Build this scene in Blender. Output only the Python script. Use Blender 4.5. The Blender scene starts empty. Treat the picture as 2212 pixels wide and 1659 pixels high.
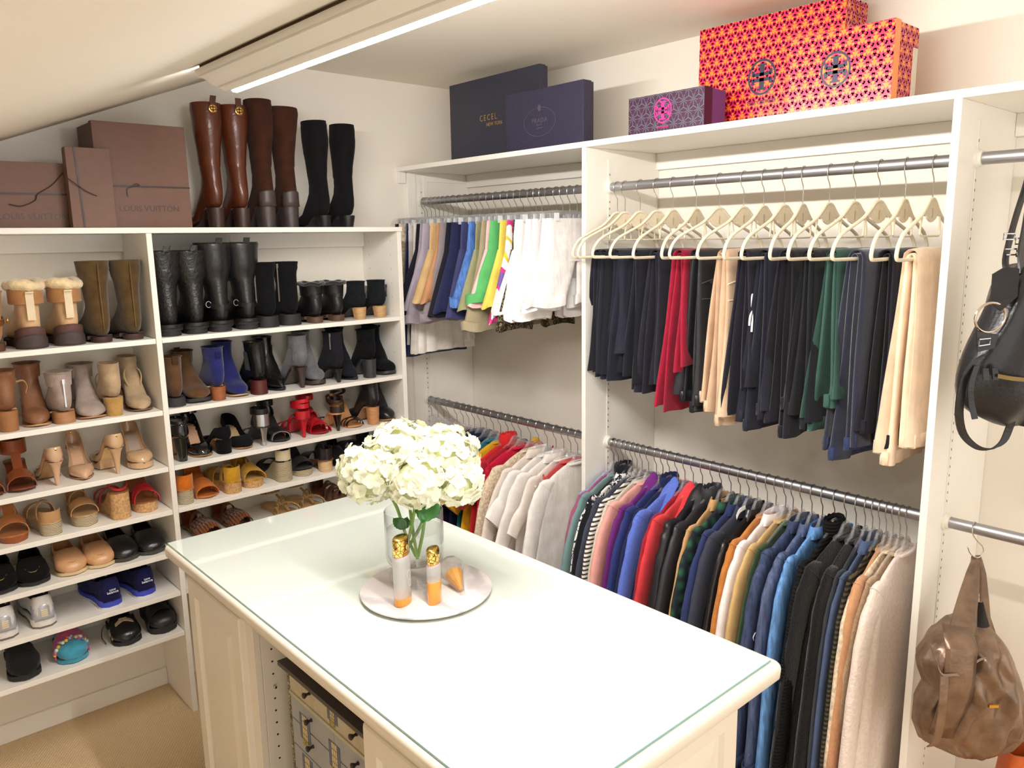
import bpy, bmesh, math, random
import numpy as np
from mathutils import Vector, Matrix
from mathutils.bvhtree import BVHTree

# ---------------------------------------------------------------- camera
PI = math.pi
SC = bpy.context.scene
COL = SC.collection
FPX, YAW, PITCH, ROLL, EYE = 1691.46, .7286, .1834, -.0159, 1.858
_F = np.array([math.sin(YAW)*math.cos(PITCH), math.cos(YAW)*math.cos(PITCH), -math.sin(PITCH)])
_R = np.array([math.cos(YAW), -math.sin(YAW), 0.])
_U = np.cross(_R, _F)
_c, _s = math.cos(ROLL), math.sin(ROLL)
_R, _U = _c*_R+_s*_U, -_s*_R+_c*_U
_C = np.array([0., 0., EYE])
cam_data = bpy.data.cameras.new('camera')
cam_data.sensor_width = 36.0
cam_data.lens = FPX/2212*36.0
cam_data.clip_start = .02
cam = bpy.data.objects.new('camera', cam_data)
COL.objects.link(cam)
cam.matrix_world = Matrix(((_R[0], _U[0], -_F[0], _C[0]), (_R[1], _U[1], -_F[1], _C[1]), (_R[2], _U[2], -_F[2], _C[2]), (0, 0, 0, 1)))
SC.camera = cam

# ---------------------------------------------------------------- world, lamps, exposure
world = bpy.data.worlds.new('world'); SC.world = world
world.use_nodes = True
world.node_tree.nodes['Background'].inputs[0].default_value = (1.0, .975, .93, 1)
world.node_tree.nodes['Background'].inputs[1].default_value = 1.3
SC.view_settings.view_transform = 'Standard'
SC.view_settings.look = 'None'
SC.view_settings.gamma = 1.0
SC.view_settings.use_curve_mapping = False
SC.view_settings.exposure = 0.5
STRIP_EMIT = 150.0          # the strip lamp over the island

# ---------------------------------------------------------------- pixel helpers (a pixel gives a direction; the plane it touches gives the distance)
def ray(px, py):
    return _F+_R*(px-1106)/FPX+_U*(829.5-py)/FPX
def on(px, py, ax, v):
    d = ray(px, py); t = (v-_C[ax])/d[ax]
    return _C+d*t
def proj(x, y, z):
    p = np.array([x, y, z])-_C; d = p@_F
    return 1106+FPX*(p@_R)/d, 829.5-FPX*(p@_U)/d
def solve(px, py, ax, fixed):
    # unknown coordinate ax so that the point projects to column px (or row py)
    row = _R-(px-1106)/FPX*_F if px is not None else _U-(829.5-py)/FPX*_F
    p = np.array(fixed, float)-_C
    p[ax] = 0
    return -(p@row)/row[ax]+_C[ax]
def x_at(px, y, z): return solve(px, None, 0, (0, y, z))
def y_at(px, x, z): return solve(px, None, 1, (x, 0, z))
def z_at(py, x, y): return solve(None, py, 2, (x, y, 0))

# ---------------------------------------------------------------- materials
MATS = {}
def lin(c):
    c = c/255.0
    return c/12.92 if c <= .04045 else ((c+.055)/1.055)**2.4
def rgb(c): return (lin(c[0]), lin(c[1]), lin(c[2]), 1.0)
def mat(key, col, rough=.6, metal=0., var=.0, vscale=12., vstretch=(1, 1, 1), bump=0., bscale=60., bstretch=None, sheen=0., coat=0.,
        spec=.5, col2=None, bdetail=3.):
    """one procedural Principled material: colour with noise variation, bump relief"""
    if key in MATS: return MATS[key]
    m = bpy.data.materials.new(key); m.use_nodes = True
    nt = m.node_tree; N = nt.nodes; L = nt.links
    b = N['Principled BSDF']
    b.inputs['Roughness'].default_value = rough
    b.inputs['Metallic'].default_value = metal
    b.inputs['Specular IOR Level'].default_value = spec
    b.inputs['Sheen Weight'].default_value = sheen
    b.inputs['Coat Weight'].default_value = coat
    b.inputs['Coat Roughness'].default_value = .12
    tc = N.new('ShaderNodeTexCoord')
    base = rgb(col)
    if var > 0 or col2:
        mp = N.new('ShaderNodeMapping'); mp.inputs['Scale'].default_value = vstretch
        L.new(tc.outputs['Object'], mp.inputs['Vector'])
        n = N.new('ShaderNodeTexNoise'); n.inputs['Scale'].default_value = vscale; n.inputs['Detail'].default_value = 4
        L.new(mp.outputs[0], n.inputs['Vector'])
        mx = N.new('ShaderNodeMix'); mx.data_type = 'RGBA'
        mx.inputs[6].default_value = rgb(col2) if col2 else tuple(v*(1-var) for v in base[:3])+(1,)
        mx.inputs[7].default_value = base if col2 else tuple(min(1, v*(1+var)) for v in base[:3])+(1,)
        cr = N.new('ShaderNodeMapRange'); cr.inputs[1].default_value = .3; cr.inputs[2].default_value = .7
        L.new(n.outputs['Fac'], cr.inputs[0]); L.new(cr.outputs[0], mx.inputs[0])
        L.new(mx.outputs[2], b.inputs['Base Color'])
    else:
        b.inputs['Base Color'].default_value = base
    if bump > 0:
        mp2 = N.new('ShaderNodeMapping'); mp2.inputs['Scale'].default_value = bstretch or (1, 1, 1)
        L.new(tc.outputs['Object'], mp2.inputs['Vector'])
        n2 = N.new('ShaderNodeTexNoise'); n2.inputs['Scale'].default_value = bscale; n2.inputs['Detail'].default_value = bdetail
        L.new(mp2.outputs[0], n2.inputs['Vector'])
        bp = N.new('ShaderNodeBump'); bp.inputs['Strength'].default_value = bump; bp.inputs['Distance'].default_value = .004
        L.new(n2.outputs['Fac'], bp.inputs['Height']); L.new(bp.outputs[0], b.inputs['Normal'])
    MATS[key] = m
    return m
def cname(c): return '%02x%02x%02x' % tuple(int(v) for v in c)
def cloth(c, var=.10, bump=.75): return mat('cloth_'+cname(c), c, .9, var=var, vscale=18, bump=bump, bscale=24, bstretch=(1.6, 1.6, .5), bdetail=5., sheen=.12, spec=.2)
def knit(c): return mat('knit_'+cname(c), c, .95, var=.16, vscale=90, bump=.7, bscale=190, sheen=.3, spec=.15)
def satin(c): return mat('satin_'+cname(c), c, .42, var=.10, vscale=20, bump=.3, bscale=40, spec=.4)
def leather(c, rough=.36, var=.18): return mat('leather_'+cname(c), c, rough, var=var, vscale=14, bump=.22, bscale=120, spec=.5)
def grain(c): return mat('grain_'+cname(c), c, .34, var=.15, vscale=20, bump=1.0, bscale=75, spec=.5)
def patent(c): return mat('patent_'+cname(c), c, .1, var=.05, coat=.6)
def suede(c, var=.22): return mat('suede_'+cname(c), c, .95, var=var, vscale=24, bump=.35, bscale=320, sheen=.25 if sum(c) > 150 else .04, spec=.1)
def rubber(c): return mat('rubber_'+cname(c), c, .7, var=.1, vscale=30, bump=.2, bscale=90)
def stackwood(c): return mat('stackwood_'+cname(c), c, .5, var=.25, vscale=14, vstretch=(1, 1, 14), bump=.1, bscale=40)
def cork(c): return mat('cork_'+cname(c), c, .85, vscale=110, var=.3, bump=.4, bscale=120)
def rope(c): return wave_mat('rope_'+cname(c), c, tuple(int(v*.75) for v in c), .0055, 'Z', .9, bump=.8)
def denim(c): return mat('denim_'+cname(c), c, .9, var=.38, vscale=60, vstretch=(1.6, 1.6, .28), bump=.35, bscale=300, spec=.2)
def metalm(c, rough=.25): return mat('metal_'+cname(c), c, rough, metal=1.)
def paint(c, rough=.42, key='paint_'): return mat(key+cname(c), c, rough, var=.015, vscale=3, bump=.02, bscale=40)

def wave_mat(key, c1, c2, scale, axis='Z', rough=.9, bump=.0, dist=0., soft=(.4, .6), sheen=0.):
    if key in MATS: return MATS[key]
    m = bpy.data.materials.new(key); m.use_nodes = True
    nt = m.node_tree; N = nt.nodes; L = nt.links; b = N['Principled BSDF']
    b.inputs['Roughness'].default_value = rough; b.inputs['Specular IOR Level'].default_value = .25
    b.inputs['Sheen Weight'].default_value = sheen
    tc = N.new('ShaderNodeTexCoord')
    w = N.new('ShaderNodeTexWave'); w.bands_direction = axis; w.inputs['Scale'].default_value = .314/scale   # scale = stripe period in metres
    w.inputs['Distortion'].default_value = dist; w.inputs['Detail'].default_value = 1
    L.new(tc.outputs['Object'], w.inputs['Vector'])
    cr = N.new('ShaderNodeMapRange'); cr.inputs[1].default_value = soft[0]; cr.inputs[2].default_value = soft[1]
    L.new(w.outputs['Fac'], cr.inputs[0])
    mx = N.new('ShaderNodeMix'); mx.data_type = 'RGBA'
    mx.inputs[6].default_value = rgb(c1); mx.inputs[7].default_value = rgb(c2)
    L.new(cr.outputs[0], mx.inputs[0]); L.new(mx.outputs[2], b.inputs['Base Color'])
    if bump:
        bp = N.new('ShaderNodeBump'); bp.inputs['Strength'].default_value = bump; bp.inputs['Distance'].default_value = .003
        L.new(w.outputs['Fac'], bp.inputs['Height']); L.new(bp.outputs[0], b.inputs['Normal'])
    MATS[key] = m
    return m

def ramp_mat(key, stops, scale, rough=.9, stretch=(1, 1, 1), kind='NOISE', dist=0.):
    """blotchy prints: a noise or voronoi through a hard colour ramp"""
    if key in MATS: return MATS[key]
    m = bpy.data.materials.new(key); m.use_nodes = True
    nt = m.node_tree; N = nt.nodes; L = nt.links; b = N['Principled BSDF']
    b.inputs['Roughness'].default_value = rough; b.inputs['Specular IOR Level'].default_value = .2
    tc = N.new('ShaderNodeTexCoord'); mp = N.new('ShaderNodeMapping'); mp.inputs['Scale'].default_value = stretch
    L.new(tc.outputs['Object'], mp.inputs['Vector'])
    if kind == 'VORONOI':
        n = N.new('ShaderNodeTexVoronoi'); out = 'Distance'
    else:
        n = N.new('ShaderNodeTexNoise'); out = 'Fac'; n.inputs['Detail'].default_value = 1; n.inputs['Distortion'].default_value = dist
    n.inputs['Scale'].default_value = scale
    L.new(mp.outputs[0], n.inputs['Vector'])
    r = N.new('ShaderNodeValToRGB'); r.color_ramp.interpolation = 'CONSTANT'
    els = r.color_ramp.elements
    while len(els) < len(stops): els.new(.5)
    for e, (p, c) in zip(els, stops): e.position = p; e.color = rgb(c)
    L.new(n.outputs[out], r.inputs[0]); L.new(r.outputs[0], b.inputs['Base Color'])
    MATS[key] = m
    return m

def clear_mat(key, tint=(1, 1, 1), rough=.03, ior=1.45):
    if key in MATS: return MATS[key]
    m = bpy.data.materials.new(key); m.use_nodes = True
    b = m.node_tree.nodes['Principled BSDF']
    b.inputs['Base Color'].default_value = (*tint, 1); b.inputs['Roughness'].default_value = rough
    b.inputs['Transmission Weight'].default_value = 1.0; b.inputs['IOR'].default_value = ior
    MATS[key] = m
    return m
def thinclear_mat(key, tint=(.95, .95, .96), mixf=.12, rough=.08, haze=.0):
    """thin clear plastic: mostly see-through, with gloss by facing angle"""
    if key in MATS: return MATS[key]
    m = bpy.data.materials.new(key); m.use_nodes = True
    nt = m.node_tree; N = nt.nodes; L = nt.links
    N.remove(N['Principled BSDF'])
    t0 = N.new('ShaderNodeBsdfTransparent'); t0.inputs[0].default_value = (*tint, 1)
    df = N.new('ShaderNodeBsdfDiffuse'); df.inputs[0].default_value = (.95, .95, .97, 1)
    t = N.new('ShaderNodeMixShader'); t.inputs[0].default_value = haze; L.new(t0.outputs[0], t.inputs[1]); L.new(df.outputs[0], t.inputs[2])
    g = N.new('ShaderNodeBsdfGlossy'); g.inputs['Roughness'].default_value = rough
    fc = N.new('ShaderNodeLayerWeight'); fc.inputs[0].default_value = .5
    lw = N.new('ShaderNodeMath'); lw.operation = 'POWER'; lw.inputs[1].default_value = 3.5; L.new(fc.outputs['Facing'], lw.inputs[0])
    ad = N.new('ShaderNodeMath'); ad.operation = 'ADD'; ad.inputs[1].default_value = mixf; ad.use_clamp = True
    L.new(lw.outputs[0], ad.inputs[0])
    mx = N.new('ShaderNodeMixShader'); L.new(ad.outputs[0], mx.inputs[0]); L.new(t.outputs[0], mx.inputs[1]); L.new(g.outputs[0], mx.inputs[2])
    L.new(mx.outputs[0], N['Material Output'].inputs[0])
    MATS[key] = m
    return m
def emit_mat(key, col, strength):
    if key in MATS: return MATS[key]
    m = bpy.data.materials.new(key); m.use_nodes = True
    b = m.node_tree.nodes['Principled BSDF']
    b.inputs['Base Color'].default_value = (.9, .9, .9, 1)
    b.inputs['Emission Color'].default_value = (*col, 1); b.inputs['Emission Strength'].default_value = strength
    MATS[key] = m
    return m

WHITE = paint((246, 241, 232), .38)           # closet laminate
WALLP = mat('wall_paint', (240, 233, 221), .8, var=.012, vscale=2, bump=.05, bscale=120)
CEILP = mat('ceiling_paint', (240, 232, 219), .85, var=.012, vscale=2, bump=.06, bscale=90)
CHROME = metalm((205, 205, 208), .18)
STEEL = mat('rod_steel', (172, 172, 178), .42, metal=1., var=.12, vscale=6, vstretch=(1, .4, 1))
GOLD = metalm((226, 182, 92), .2)

# ---------------------------------------------------------------- mesh builder
class MB:
    def __init__(s): s.v = []; s.f = []
    def add(s, vs, fs):
        o = len(s.v); s.v += [tuple(p) for p in vs]; s.f += [tuple(i+o for i in q) for q in fs]; return s
    def box(s, x0, x1, y0, y1, z0, z1):
        v = [(x, y, z) for z in (z0, z1) for y in (y0, y1) for x in (x0, x1)]
        return s.add(v, [(0, 2, 3, 1), (4, 5, 7, 6), (0, 1, 5, 4), (2, 6, 7, 3), (0, 4, 6, 2), (1, 3, 7, 5)])
    def loft(s, rings, cap0=True, cap1=True, closed=True):
        n = len(rings[0]); o = len(s.v)
        for r in rings: s.v += [tuple(p) for p in r]
        for i in range(len(rings)-1):
            for j in range(n if closed else n-1):
                k = (j+1) % n
                s.f.append((o+i*n+j, o+i*n+k, o+(i+1)*n+k, o+(i+1)*n+j))
        if closed and cap0: s.f.append(tuple(o+j for j in reversed(range(n))))
        if closed and cap1: s.f.append(tuple(o+(len(rings)-1)*n+j for j in range(n)))
        return s
    def tube(s, path, r, n=8, closed=False, flat=1.0, up=None):
        P = [Vector(p) for p in path]; rings = []; m = len(P)
        prev = None
        for i in range(m):
            if closed: t = P[(i+1) % m]-P[(i-1) % m]
            else: t = P[min(i+1, m-1)]-P[max(i-1, 0)]
            t.normalize()
            if prev is None:
                a = Vector(up) if up else (Vector((0, 0, 1)) if abs(t.z) < .9 else Vector((1, 0, 0)))
            else: a = prev
            b = a-t*a.dot(t)
            if b.length < 1e-6: b = t.orthogonal()
            b.normalize(); prev = b; c = t.cross(b)
            rr = r[i] if isinstance(r, (list, tuple)) else r
            rings.append([P[i]+(b*math.cos(2*PI*k/n)*flat+c*math.sin(2*PI*k/n))*rr for k in range(n)])
        if closed: rings.append(rings[0])
        return s.loft(rings, not closed, not closed)
    def lathe(s, prof, n=24, c=(0, 0, 0), cap0=True, cap1=True, sx=1., sy=1.):
        return s.loft([[(c[0]+r*sx*math.cos(2*PI*k/n), c[1]+r*sy*math.sin(2*PI*k/n), c[2]+z) for k in range(n)] for r, z in prof], cap0, cap1)
    def ball(s, c, r, n=8, sz=1.):
        pr = [(max(r*math.sin(PI*i/n), 1e-4), -r*sz*math.cos(PI*i/n)) for i in range(n+1)]
        return s.lathe(pr, max(6, n), c)
    def band(s, pts, wvec, th, nrm=None):
        """a strap: centre line pts, width vectors, thickness along nrm (list or None: computed)"""
        P = [Vector(p) for p in pts]; m = len(P); rings = []
        for i in range(m):
            t = (P[min(i+1, m-1)]-P[max(i-1, 0)]).normalized()
            w = Vector(wvec[i] if isinstance(wvec[0], (list, tuple, Vector)) else wvec)
            n = t.cross(w)
            if n.length < 1e-9: n = t.orthogonal()
            n = n.normalized()*th/2
            rings.append([P[i]-w/2-n, P[i]+w/2-n, P[i]+w/2+n, P[i]-w/2+n])
        return s.loft(rings)
    def poly(s, pts, d):
        """prism: planar polygon pts extruded by vector d"""
        n = len(pts); d = Vector(d)
        return s.loft([[Vector(p) for p in pts], [Vector(p)+d for p in pts]])
    def weld(s, d=.0013):
        s.wd = d; return s
    wd = 0.
    def build(s, name, m, parent=None, smooth=True, bevel=0., solid=0., sub=0, loc=None, rot=None, angle=.7):
        me = bpy.data.meshes.new(name)
        me.from_pydata(s.v, [], s.f)
        me.materials.append(m)
        if s.wd:
            q = bmesh.new(); q.from_mesh(me); bmesh.ops.remove_doubles(q, verts=q.verts, dist=s.wd); q.to_mesh(me); q.free()
        if smooth:
            me.polygons.foreach_set('use_smooth', [True]*len(me.polygons))
            if angle and hasattr(me, 'set_sharp_from_angle'): me.set_sharp_from_angle(angle=angle)
        me.update()
        o = bpy.data.objects.new(name, me); COL.objects.link(o)
        if parent is not None: o.parent = parent
        if loc is not None: o.location = loc
        if rot is not None: o.rotation_euler = rot
        if solid:
            q = o.modifiers.new('solid', 'SOLIDIFY'); q.thickness = solid; q.offset = -1
        if sub:
            q = o.modifiers.new('sub', 'SUBSURF'); q.levels = sub; q.render_levels = sub
        if bevel:
            q = o.modifiers.new('bevel', 'BEVEL'); q.width = bevel; q.segments = 2; q.limit_method = 'ANGLE'
        return o
def thing(name, label, cat, loc=(0, 0, 0), rz=0., group=None, rot=None):
    o = bpy.data.objects.new(name, None); COL.objects.link(o)
    o.empty_display_size = .05
    o.location = loc; o.rotation_euler = rot if rot else (0, 0, rz)
    o['label'] = label; o['category'] = cat
    if group: o['group'] = group
    return o
def tag(o, label, cat, group=None):
    o['label'] = label; o['category'] = cat
    if group: o['group'] = group
    return o
def struct(o): o['kind'] = 'structure'; return o
def copy_tree(o, parent=None):
    c = o.copy(); COL.objects.link(c); c.parent = parent
    for ch in list(o.children): copy_tree(ch, c)
    return c
def bx(name, m, x0, x1, y0, y1, z0, z1, parent=None, bevel=.0015):
    return MB().box(min(x0, x1), max(x0, x1), min(y0, y1), max(y0, y1), min(z0, z1), max(z0, z1)).build(name, m, parent, smooth=False, bevel=bevel)
def lerp(a, b, t): return a+(b-a)*t
def interp(t, ks):
    """piecewise smooth interpolation in a list of (t, value)"""
    if t <= ks[0][0]: return ks[0][1]
    for (a, va), (b, vb) in zip(ks, ks[1:]):
        if t <= b:
            u = (t-a)/(b-a); u = u*u*(3-2*u)
            return va+(vb-va)*u
    return ks[-1][1]
def spline(pts, n):
    """Catmull-Rom through pts"""
    P = [Vector(p) for p in pts]; P = [P[0]*2-P[1]]+P+[P[-1]*2-P[-2]]; out = []
    seg = len(P)-3
    for i in range(n):
        t = i/(n-1)*seg; k = min(int(t), seg-1); u = t-k
        a, b, c, d = P[k:k+4]
        out.append(.5*((2*b)+(-a+c)*u+(2*a-5*b+4*c-d)*u*u+(-a+3*b-3*c+d)*u**3))
    return out
def lettering(name, text, m, size, parent, mtx, align='CENTER', depth=.0006, spacing=1., xs=1.):
    """flat print: text turned into a thin mesh, placed by the 4x4 mtx in the parent's space"""
    cu = bpy.data.curves.new(name, 'FONT'); cu.body = text; cu.size = size; cu.align_x = align; cu.align_y = 'CENTER'
    cu.extrude = depth; cu.space_character = spacing; cu.resolution_u = 2
    tmp = bpy.data.objects.new(name+'_tmp', cu); COL.objects.link(tmp)
    me = bpy.data.meshes.new_from_object(tmp.evaluated_get(bpy.context.evaluated_depsgraph_get()))
    bpy.data.objects.remove(tmp); bpy.data.curves.remove(cu)
    me.materials.clear(); me.materials.append(m)
    if xs != 1.: me.transform(Matrix.Diagonal((xs, 1, 1, 1)))
    me.transform(mtx)
    o = bpy.data.objects.new(name, me); COL.objects.link(o); o.parent = parent
    return o
# ================================================================ the room
SF, WB, HF, WR, RX = 3.012, 3.313, 2.220, 2.660, 2.354      # shoe front, back wall, closet front, right wall, rod axis
D1, D2, RU, RL = 2.057, .775, 2.047, 1.038                  # closet dividers (near faces), rod heights
CZ, HT = 2.607, 2.209                                       # flat ceiling, top of the closet's top shelf
S0, SH = 1.918, [1.516, 1.245, 1.0257, .855, .6855, .5216, .354]
XD0, XD1, XE0, XE1, XL = .9353, .9553, 2.010, 2.032, -.13   # shoe unit: divider, end panel, left end
YN = -1.6
def zslope(x): return 2.221+(x-.574)*.385
XB = .574+(CZ-2.221)/.385

carpet = bpy.data.materials.new('carpet'); carpet.use_nodes = True
_nt = carpet.node_tree; _N = _nt.nodes; _L = _nt.links; _b = _N['Principled BSDF']
_b.inputs['Roughness'].default_value = .97; _b.inputs['Specular IOR Level'].default_value = .1
_tc = _N.new('ShaderNodeTexCoord'); _mp = _N.new('ShaderNodeMapping'); _mp.inputs['Rotation'].default_value = (0, 0, .6)
_L.new(_tc.outputs['Object'], _mp.inputs['Vector'])
_w1 = _N.new('ShaderNodeTexWave'); _w1.bands_direction = 'X'; _w1.inputs['Scale'].default_value = 34; _w1.inputs['Distortion'].default_value = .8; _w1.inputs['Detail Scale'].default_value = 3
_w2 = _N.new('ShaderNodeTexWave'); _w2.bands_direction = 'Y'; _w2.inputs['Scale'].default_value = 46; _w2.inputs['Distortion'].default_value = .8; _w2.inputs['Detail Scale'].default_value = 3
_L.new(_mp.outputs[0], _w1.inputs[0]); _L.new(_mp.outputs[0], _w2.inputs[0])
_mu = _N.new('ShaderNodeMath'); _mu.operation = 'MULTIPLY'; _L.new(_w1.outputs['Fac'], _mu.inputs[0]); _L.new(_w2.outputs['Fac'], _mu.inputs[1])
_mx = _N.new('ShaderNodeMix'); _mx.data_type = 'RGBA'; _mx.inputs[6].default_value = rgb((222, 190, 146)); _mx.inputs[7].default_value = rgb((254, 238, 206))  # shade in the weave's hollows painted into the colour, following the bump
_L.new(_mu.outputs[0], _mx.inputs[0]); _L.new(_mx.outputs[2], _b.inputs['Base Color'])
_bp = _N.new('ShaderNodeBump'); _bp.inputs['Strength'].default_value = .9; _bp.inputs['Distance'].default_value = .004
_L.new(_mu.outputs[0], _bp.inputs['Height']); _L.new(_bp.outputs[0], _b.inputs['Normal'])

struct(bx('floor', carpet, -1.6, WR, YN, WB, -.04, 0, bevel=0))
struct(bx('wall_back', WALLP, -1.7, WR+.1, WB, WB+.1, 0, 2.75, bevel=0))
struct(bx('wall_right', WALLP, WR, WR+.1, YN, WB, 0, 2.75, bevel=0))
struct(bx('wall_left', WALLP, -1.7, -1.6, YN, WB, 0, 1.5, bevel=0))
struct(bx('ceiling', CEILP, XB, WR, YN, WB, CZ, CZ+.08, bevel=0))
struct(MB().poly([(XB, YN, CZ), (XB, YN, CZ+.08), (-1.7, YN, zslope(-1.7)+.08), (-1.7, YN, zslope(-1.7))], (0, WB-YN, 0)).build('ceiling_slope', CEILP, smooth=False))
struct(bx('baseboard_back', WHITE, -1.6, XL-.001, WB-.014, WB, 0, .09))
struct(bx('baseboard_back', WHITE, XL+.02, XD0-.001, WB-.014, WB, 0, .075))

# the strip lamp behind a crown-moulding valance, hung under the slope above the island
YE, YS, VK = 2.28, .50, .912
t = thing('valance_light', 'long white crown moulding valance with a glowing strip lamp under the sloped ceiling', 'ceiling light', (.92, YE, 2.30))
def vp(pts, gap=.010): return [(x*VK-.92, min(EYE+(z-EYE)*VK, zslope(x*VK)-gap)-2.30) for x, z in pts]
prof = vp([(.948, 2.392), (.962, 2.398), (.964, 2.374), (.966, 2.358), (.9665, 2.366), (.972, 2.366), (.9725, 2.3545), (.985, 2.354), (.996, 2.350), (1.006, 2.343), (1.016, 2.337), (1.026, 2.3345), (1.0265, 2.341),
        (1.033, 2.341), (1.0335, 2.331), (1.040, 2.329), (1.046, 2.327), (1.052, 2.323), (1.058, 2.3225), (1.066, 2.326), (1.064, 2.335), (1.04, 2.344), (1.0, 2.368), (.980, 2.40)])
def vext(pts, y0, name, m, sm=False, ang=.7): return MB().loft([[(x, y0, z) for x, z in pts], [(x, YS-YE, z) for x, z in pts]]).build(name, m, t, smooth=sm, angle=ang)
vext(prof, 0, 'moulding', paint((246, 240, 231), .45), True, .35)
vext(vp([(1.070, 2.330), (1.076, 2.3235), (1.090, 2.323), (1.098, 2.330), (1.098, 2.350), (1.070, 2.348)]), -.004, 'lamp_lens', emit_mat('strip_lens', (1., .98, .95), STRIP_EMIT))
vext([(.985*VK-.92+.03, 2.355-2.345), (1.115*VK-.92, 2.352-2.345), (1.125*VK-.92, zslope(1.125*VK)-2.3005), (1.0*VK-.92, zslope(VK)-2.3005)], -.004, 'housing', paint((240, 236, 228), .5))
vext([(.888-.92, zslope(.888)-2.318), (.900-.92, zslope(.900)-2.318), (.900-.92, zslope(.900)-2.3005), (.888-.92, zslope(.888)-2.3005)], -.012, 'slit_shade_strip', mat('slit_shade_brown', (120, 86, 54), .8, var=.3, vscale=10, vstretch=(8, 1, 8)))  # brown strip added to paint the dark gap between moulding and slope

# ================================================================ shoe shelving unit
su = thing('shoe_shelving', 'white built-in shoe shelving with two bays against the back wall', 'shelving', (XD0, SF, 0))
def P(o, parent):           # keep world coordinates while parenting to an unrotated empty
    o.parent = parent; o.location = Vector(o.location)-Vector(parent.location); return o
def pbx(name, m, x0, x1, y0, y1, z0, z1, par, bevel=.0015): return P(bx(name, m, x0, x1, y0, y1, z0, z1, None, bevel), par)
pbx('top_shelf', WHITE, XL, XE1+.004, SF-.004, WB-.001, S0-.02, S0, su)
pbx('side_panel', WHITE, XL, XL+.02, SF, WB-.001, 0, S0-.02, su)
pbx('divider', WHITE, XD0, XD1, SF, WB-.001, 0, S0-.02, su)
pbx('side_panel', WHITE, XE0, XE1, SF, WB-.001, 0, S0-.02, su)
for (a, b) in ((XL+.02, XD0), (XD1, XE0)):
    pbx('rail', WHITE, a, b, WB-.018, WB-.001, S0-.085, S0-.02, su)
    for k, z in enumerate(SH):
        if a > 0 and k > 5: continue
        pbx('shelf', WHITE, a+.001, b-.001, SF+.003, WB-.002, z-.019, z, su)
m = MB()
for z in np.arange(.45, 1.86, .064):
    for y in (SF+.06, WB-.06): m.lathe([(.0001, 0), (.0035, 0), (.0035, .0012), (.0001, .0014)], 8, (0, 0, 0))
pin = MB()
for z in np.arange(.45, 1.86, .064):
    for y in (SF+.06, WB-.06):
        ring = [(XE0-.0005, y+.0034*math.cos(a*PI/4), z+.0034*math.sin(a*PI/4)) for a in range(8)]
        pin.add(ring, [tuple(range(8))])
o = P(pin.build('shelf_pin_holes', paint((205, 198, 188), .6), None), su); o['kind'] = 'stuff'

# ================================================================ hanging closet along the right wall
hc = thing('hanging_closet', 'white built-in hanging closet with double rods along the right wall', 'closet', (HF, D1, 0))
YC = -.55
DT = .02
pbx('top_shelf', WHITE, HF, WR-.001, YC, WB-.001, HT-.021, HT, hc)
pbx('end_panel', WHITE, HF+.05, WR-.001, WB-.013, WB-.001, 0, HT-.021, hc)
pbx('face_block', WHITE, HF+.004, HF+.045, WB-.016, WB-.001, HT-.075, HT-.021, hc)
pbx('stile', WHITE, HF+.05, HF+.10, WB-.019, WB-.0135, 0, HT-.021, hc)
pbx('panel_rail', WHITE, HF+.172, WR-.02, WB-.019, WB-.0135, HT-.065, HT-.021, hc)
pbx('panel_stile', WHITE, HF+.148, HF+.172, WB-.019, WB-.0135, .02, HT-.021, hc)
for y in (D1, D2): pbx('divider', WHITE, HF, WR-.001, y, y+DT, 0, HT-.021, hc)
bays = [(D1+DT, WB-.013), (D2+DT, D1), (YC, D2)]
for (a, b) in bays:
    pbx('back_rail', WHITE, WR-.02, WR-.001, a+.0005, b-.0005, HT-.085, HT-.021, hc)
    for z in (RU, RL):
        o = MB().tube([(RX, a+.004, z), (RX, b-.004, z)], .0165, 20).build('rod', STEEL, None); P(o, hc)
        for y, d in ((a, 1), (b, -1)):
            if y < -.4: continue
            o = MB().loft([[(RX+r*math.cos(k*PI/12), y+d*h, z+r*math.sin(k*PI/12)) for k in range(24)] for r, h in ((.026, 0), (.026, .006), (.0215, .008), (.0215, .016), (.0172, .0165))]).build('rod_cup', paint((236, 231, 220), .35), None); P(o, hc)
# slotted standards let into the panels
SLOT = mat('slot_dark', (120, 108, 92), .8)
for (y, d) in ((D1, -1), (D2, -1), (WB-.013, -1), (D2+DT, 1)):
    xs = RX
    pl = pbx('standard', paint((240, 236, 226), .4), xs-.008, xs+.008, y+d*.0003, y+d*.0022, .1, HT-.06, hc, bevel=0)
    sl = MB()
    for k in range(int((HT-.2)/.0255)):
        z = .13+k*.0255
        if abs(z-RU) < .04 or abs(z-RL) < .04: continue
        sl.box(xs-.0022, xs+.0022, min(y+d*.0015, y+d*.0026), max(y+d*.0015, y+d*.0026), z-.0035, z+.0035)
    so = sl.build('standard_slots', SLOT, None, smooth=False); P(so, hc); so['kind'] = 'stuff'
# ================================================================ island
IT = .928                                                  # glass surface
IXL, IXR, IYF, IYN = .744, 1.489, 2.484, .817              # glass outline
CREAM = paint((240, 231, 216), .36)
isl = thing('island_cabinet', 'cream painted island cabinet with raised panels and an open bay', 'cabinet', (1.1, 1.6, 0))
BX0, BX1, BY0, BY1, BZ1 = .790, 1.452, .872, 2.446, .880
o = IT-.006
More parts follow.
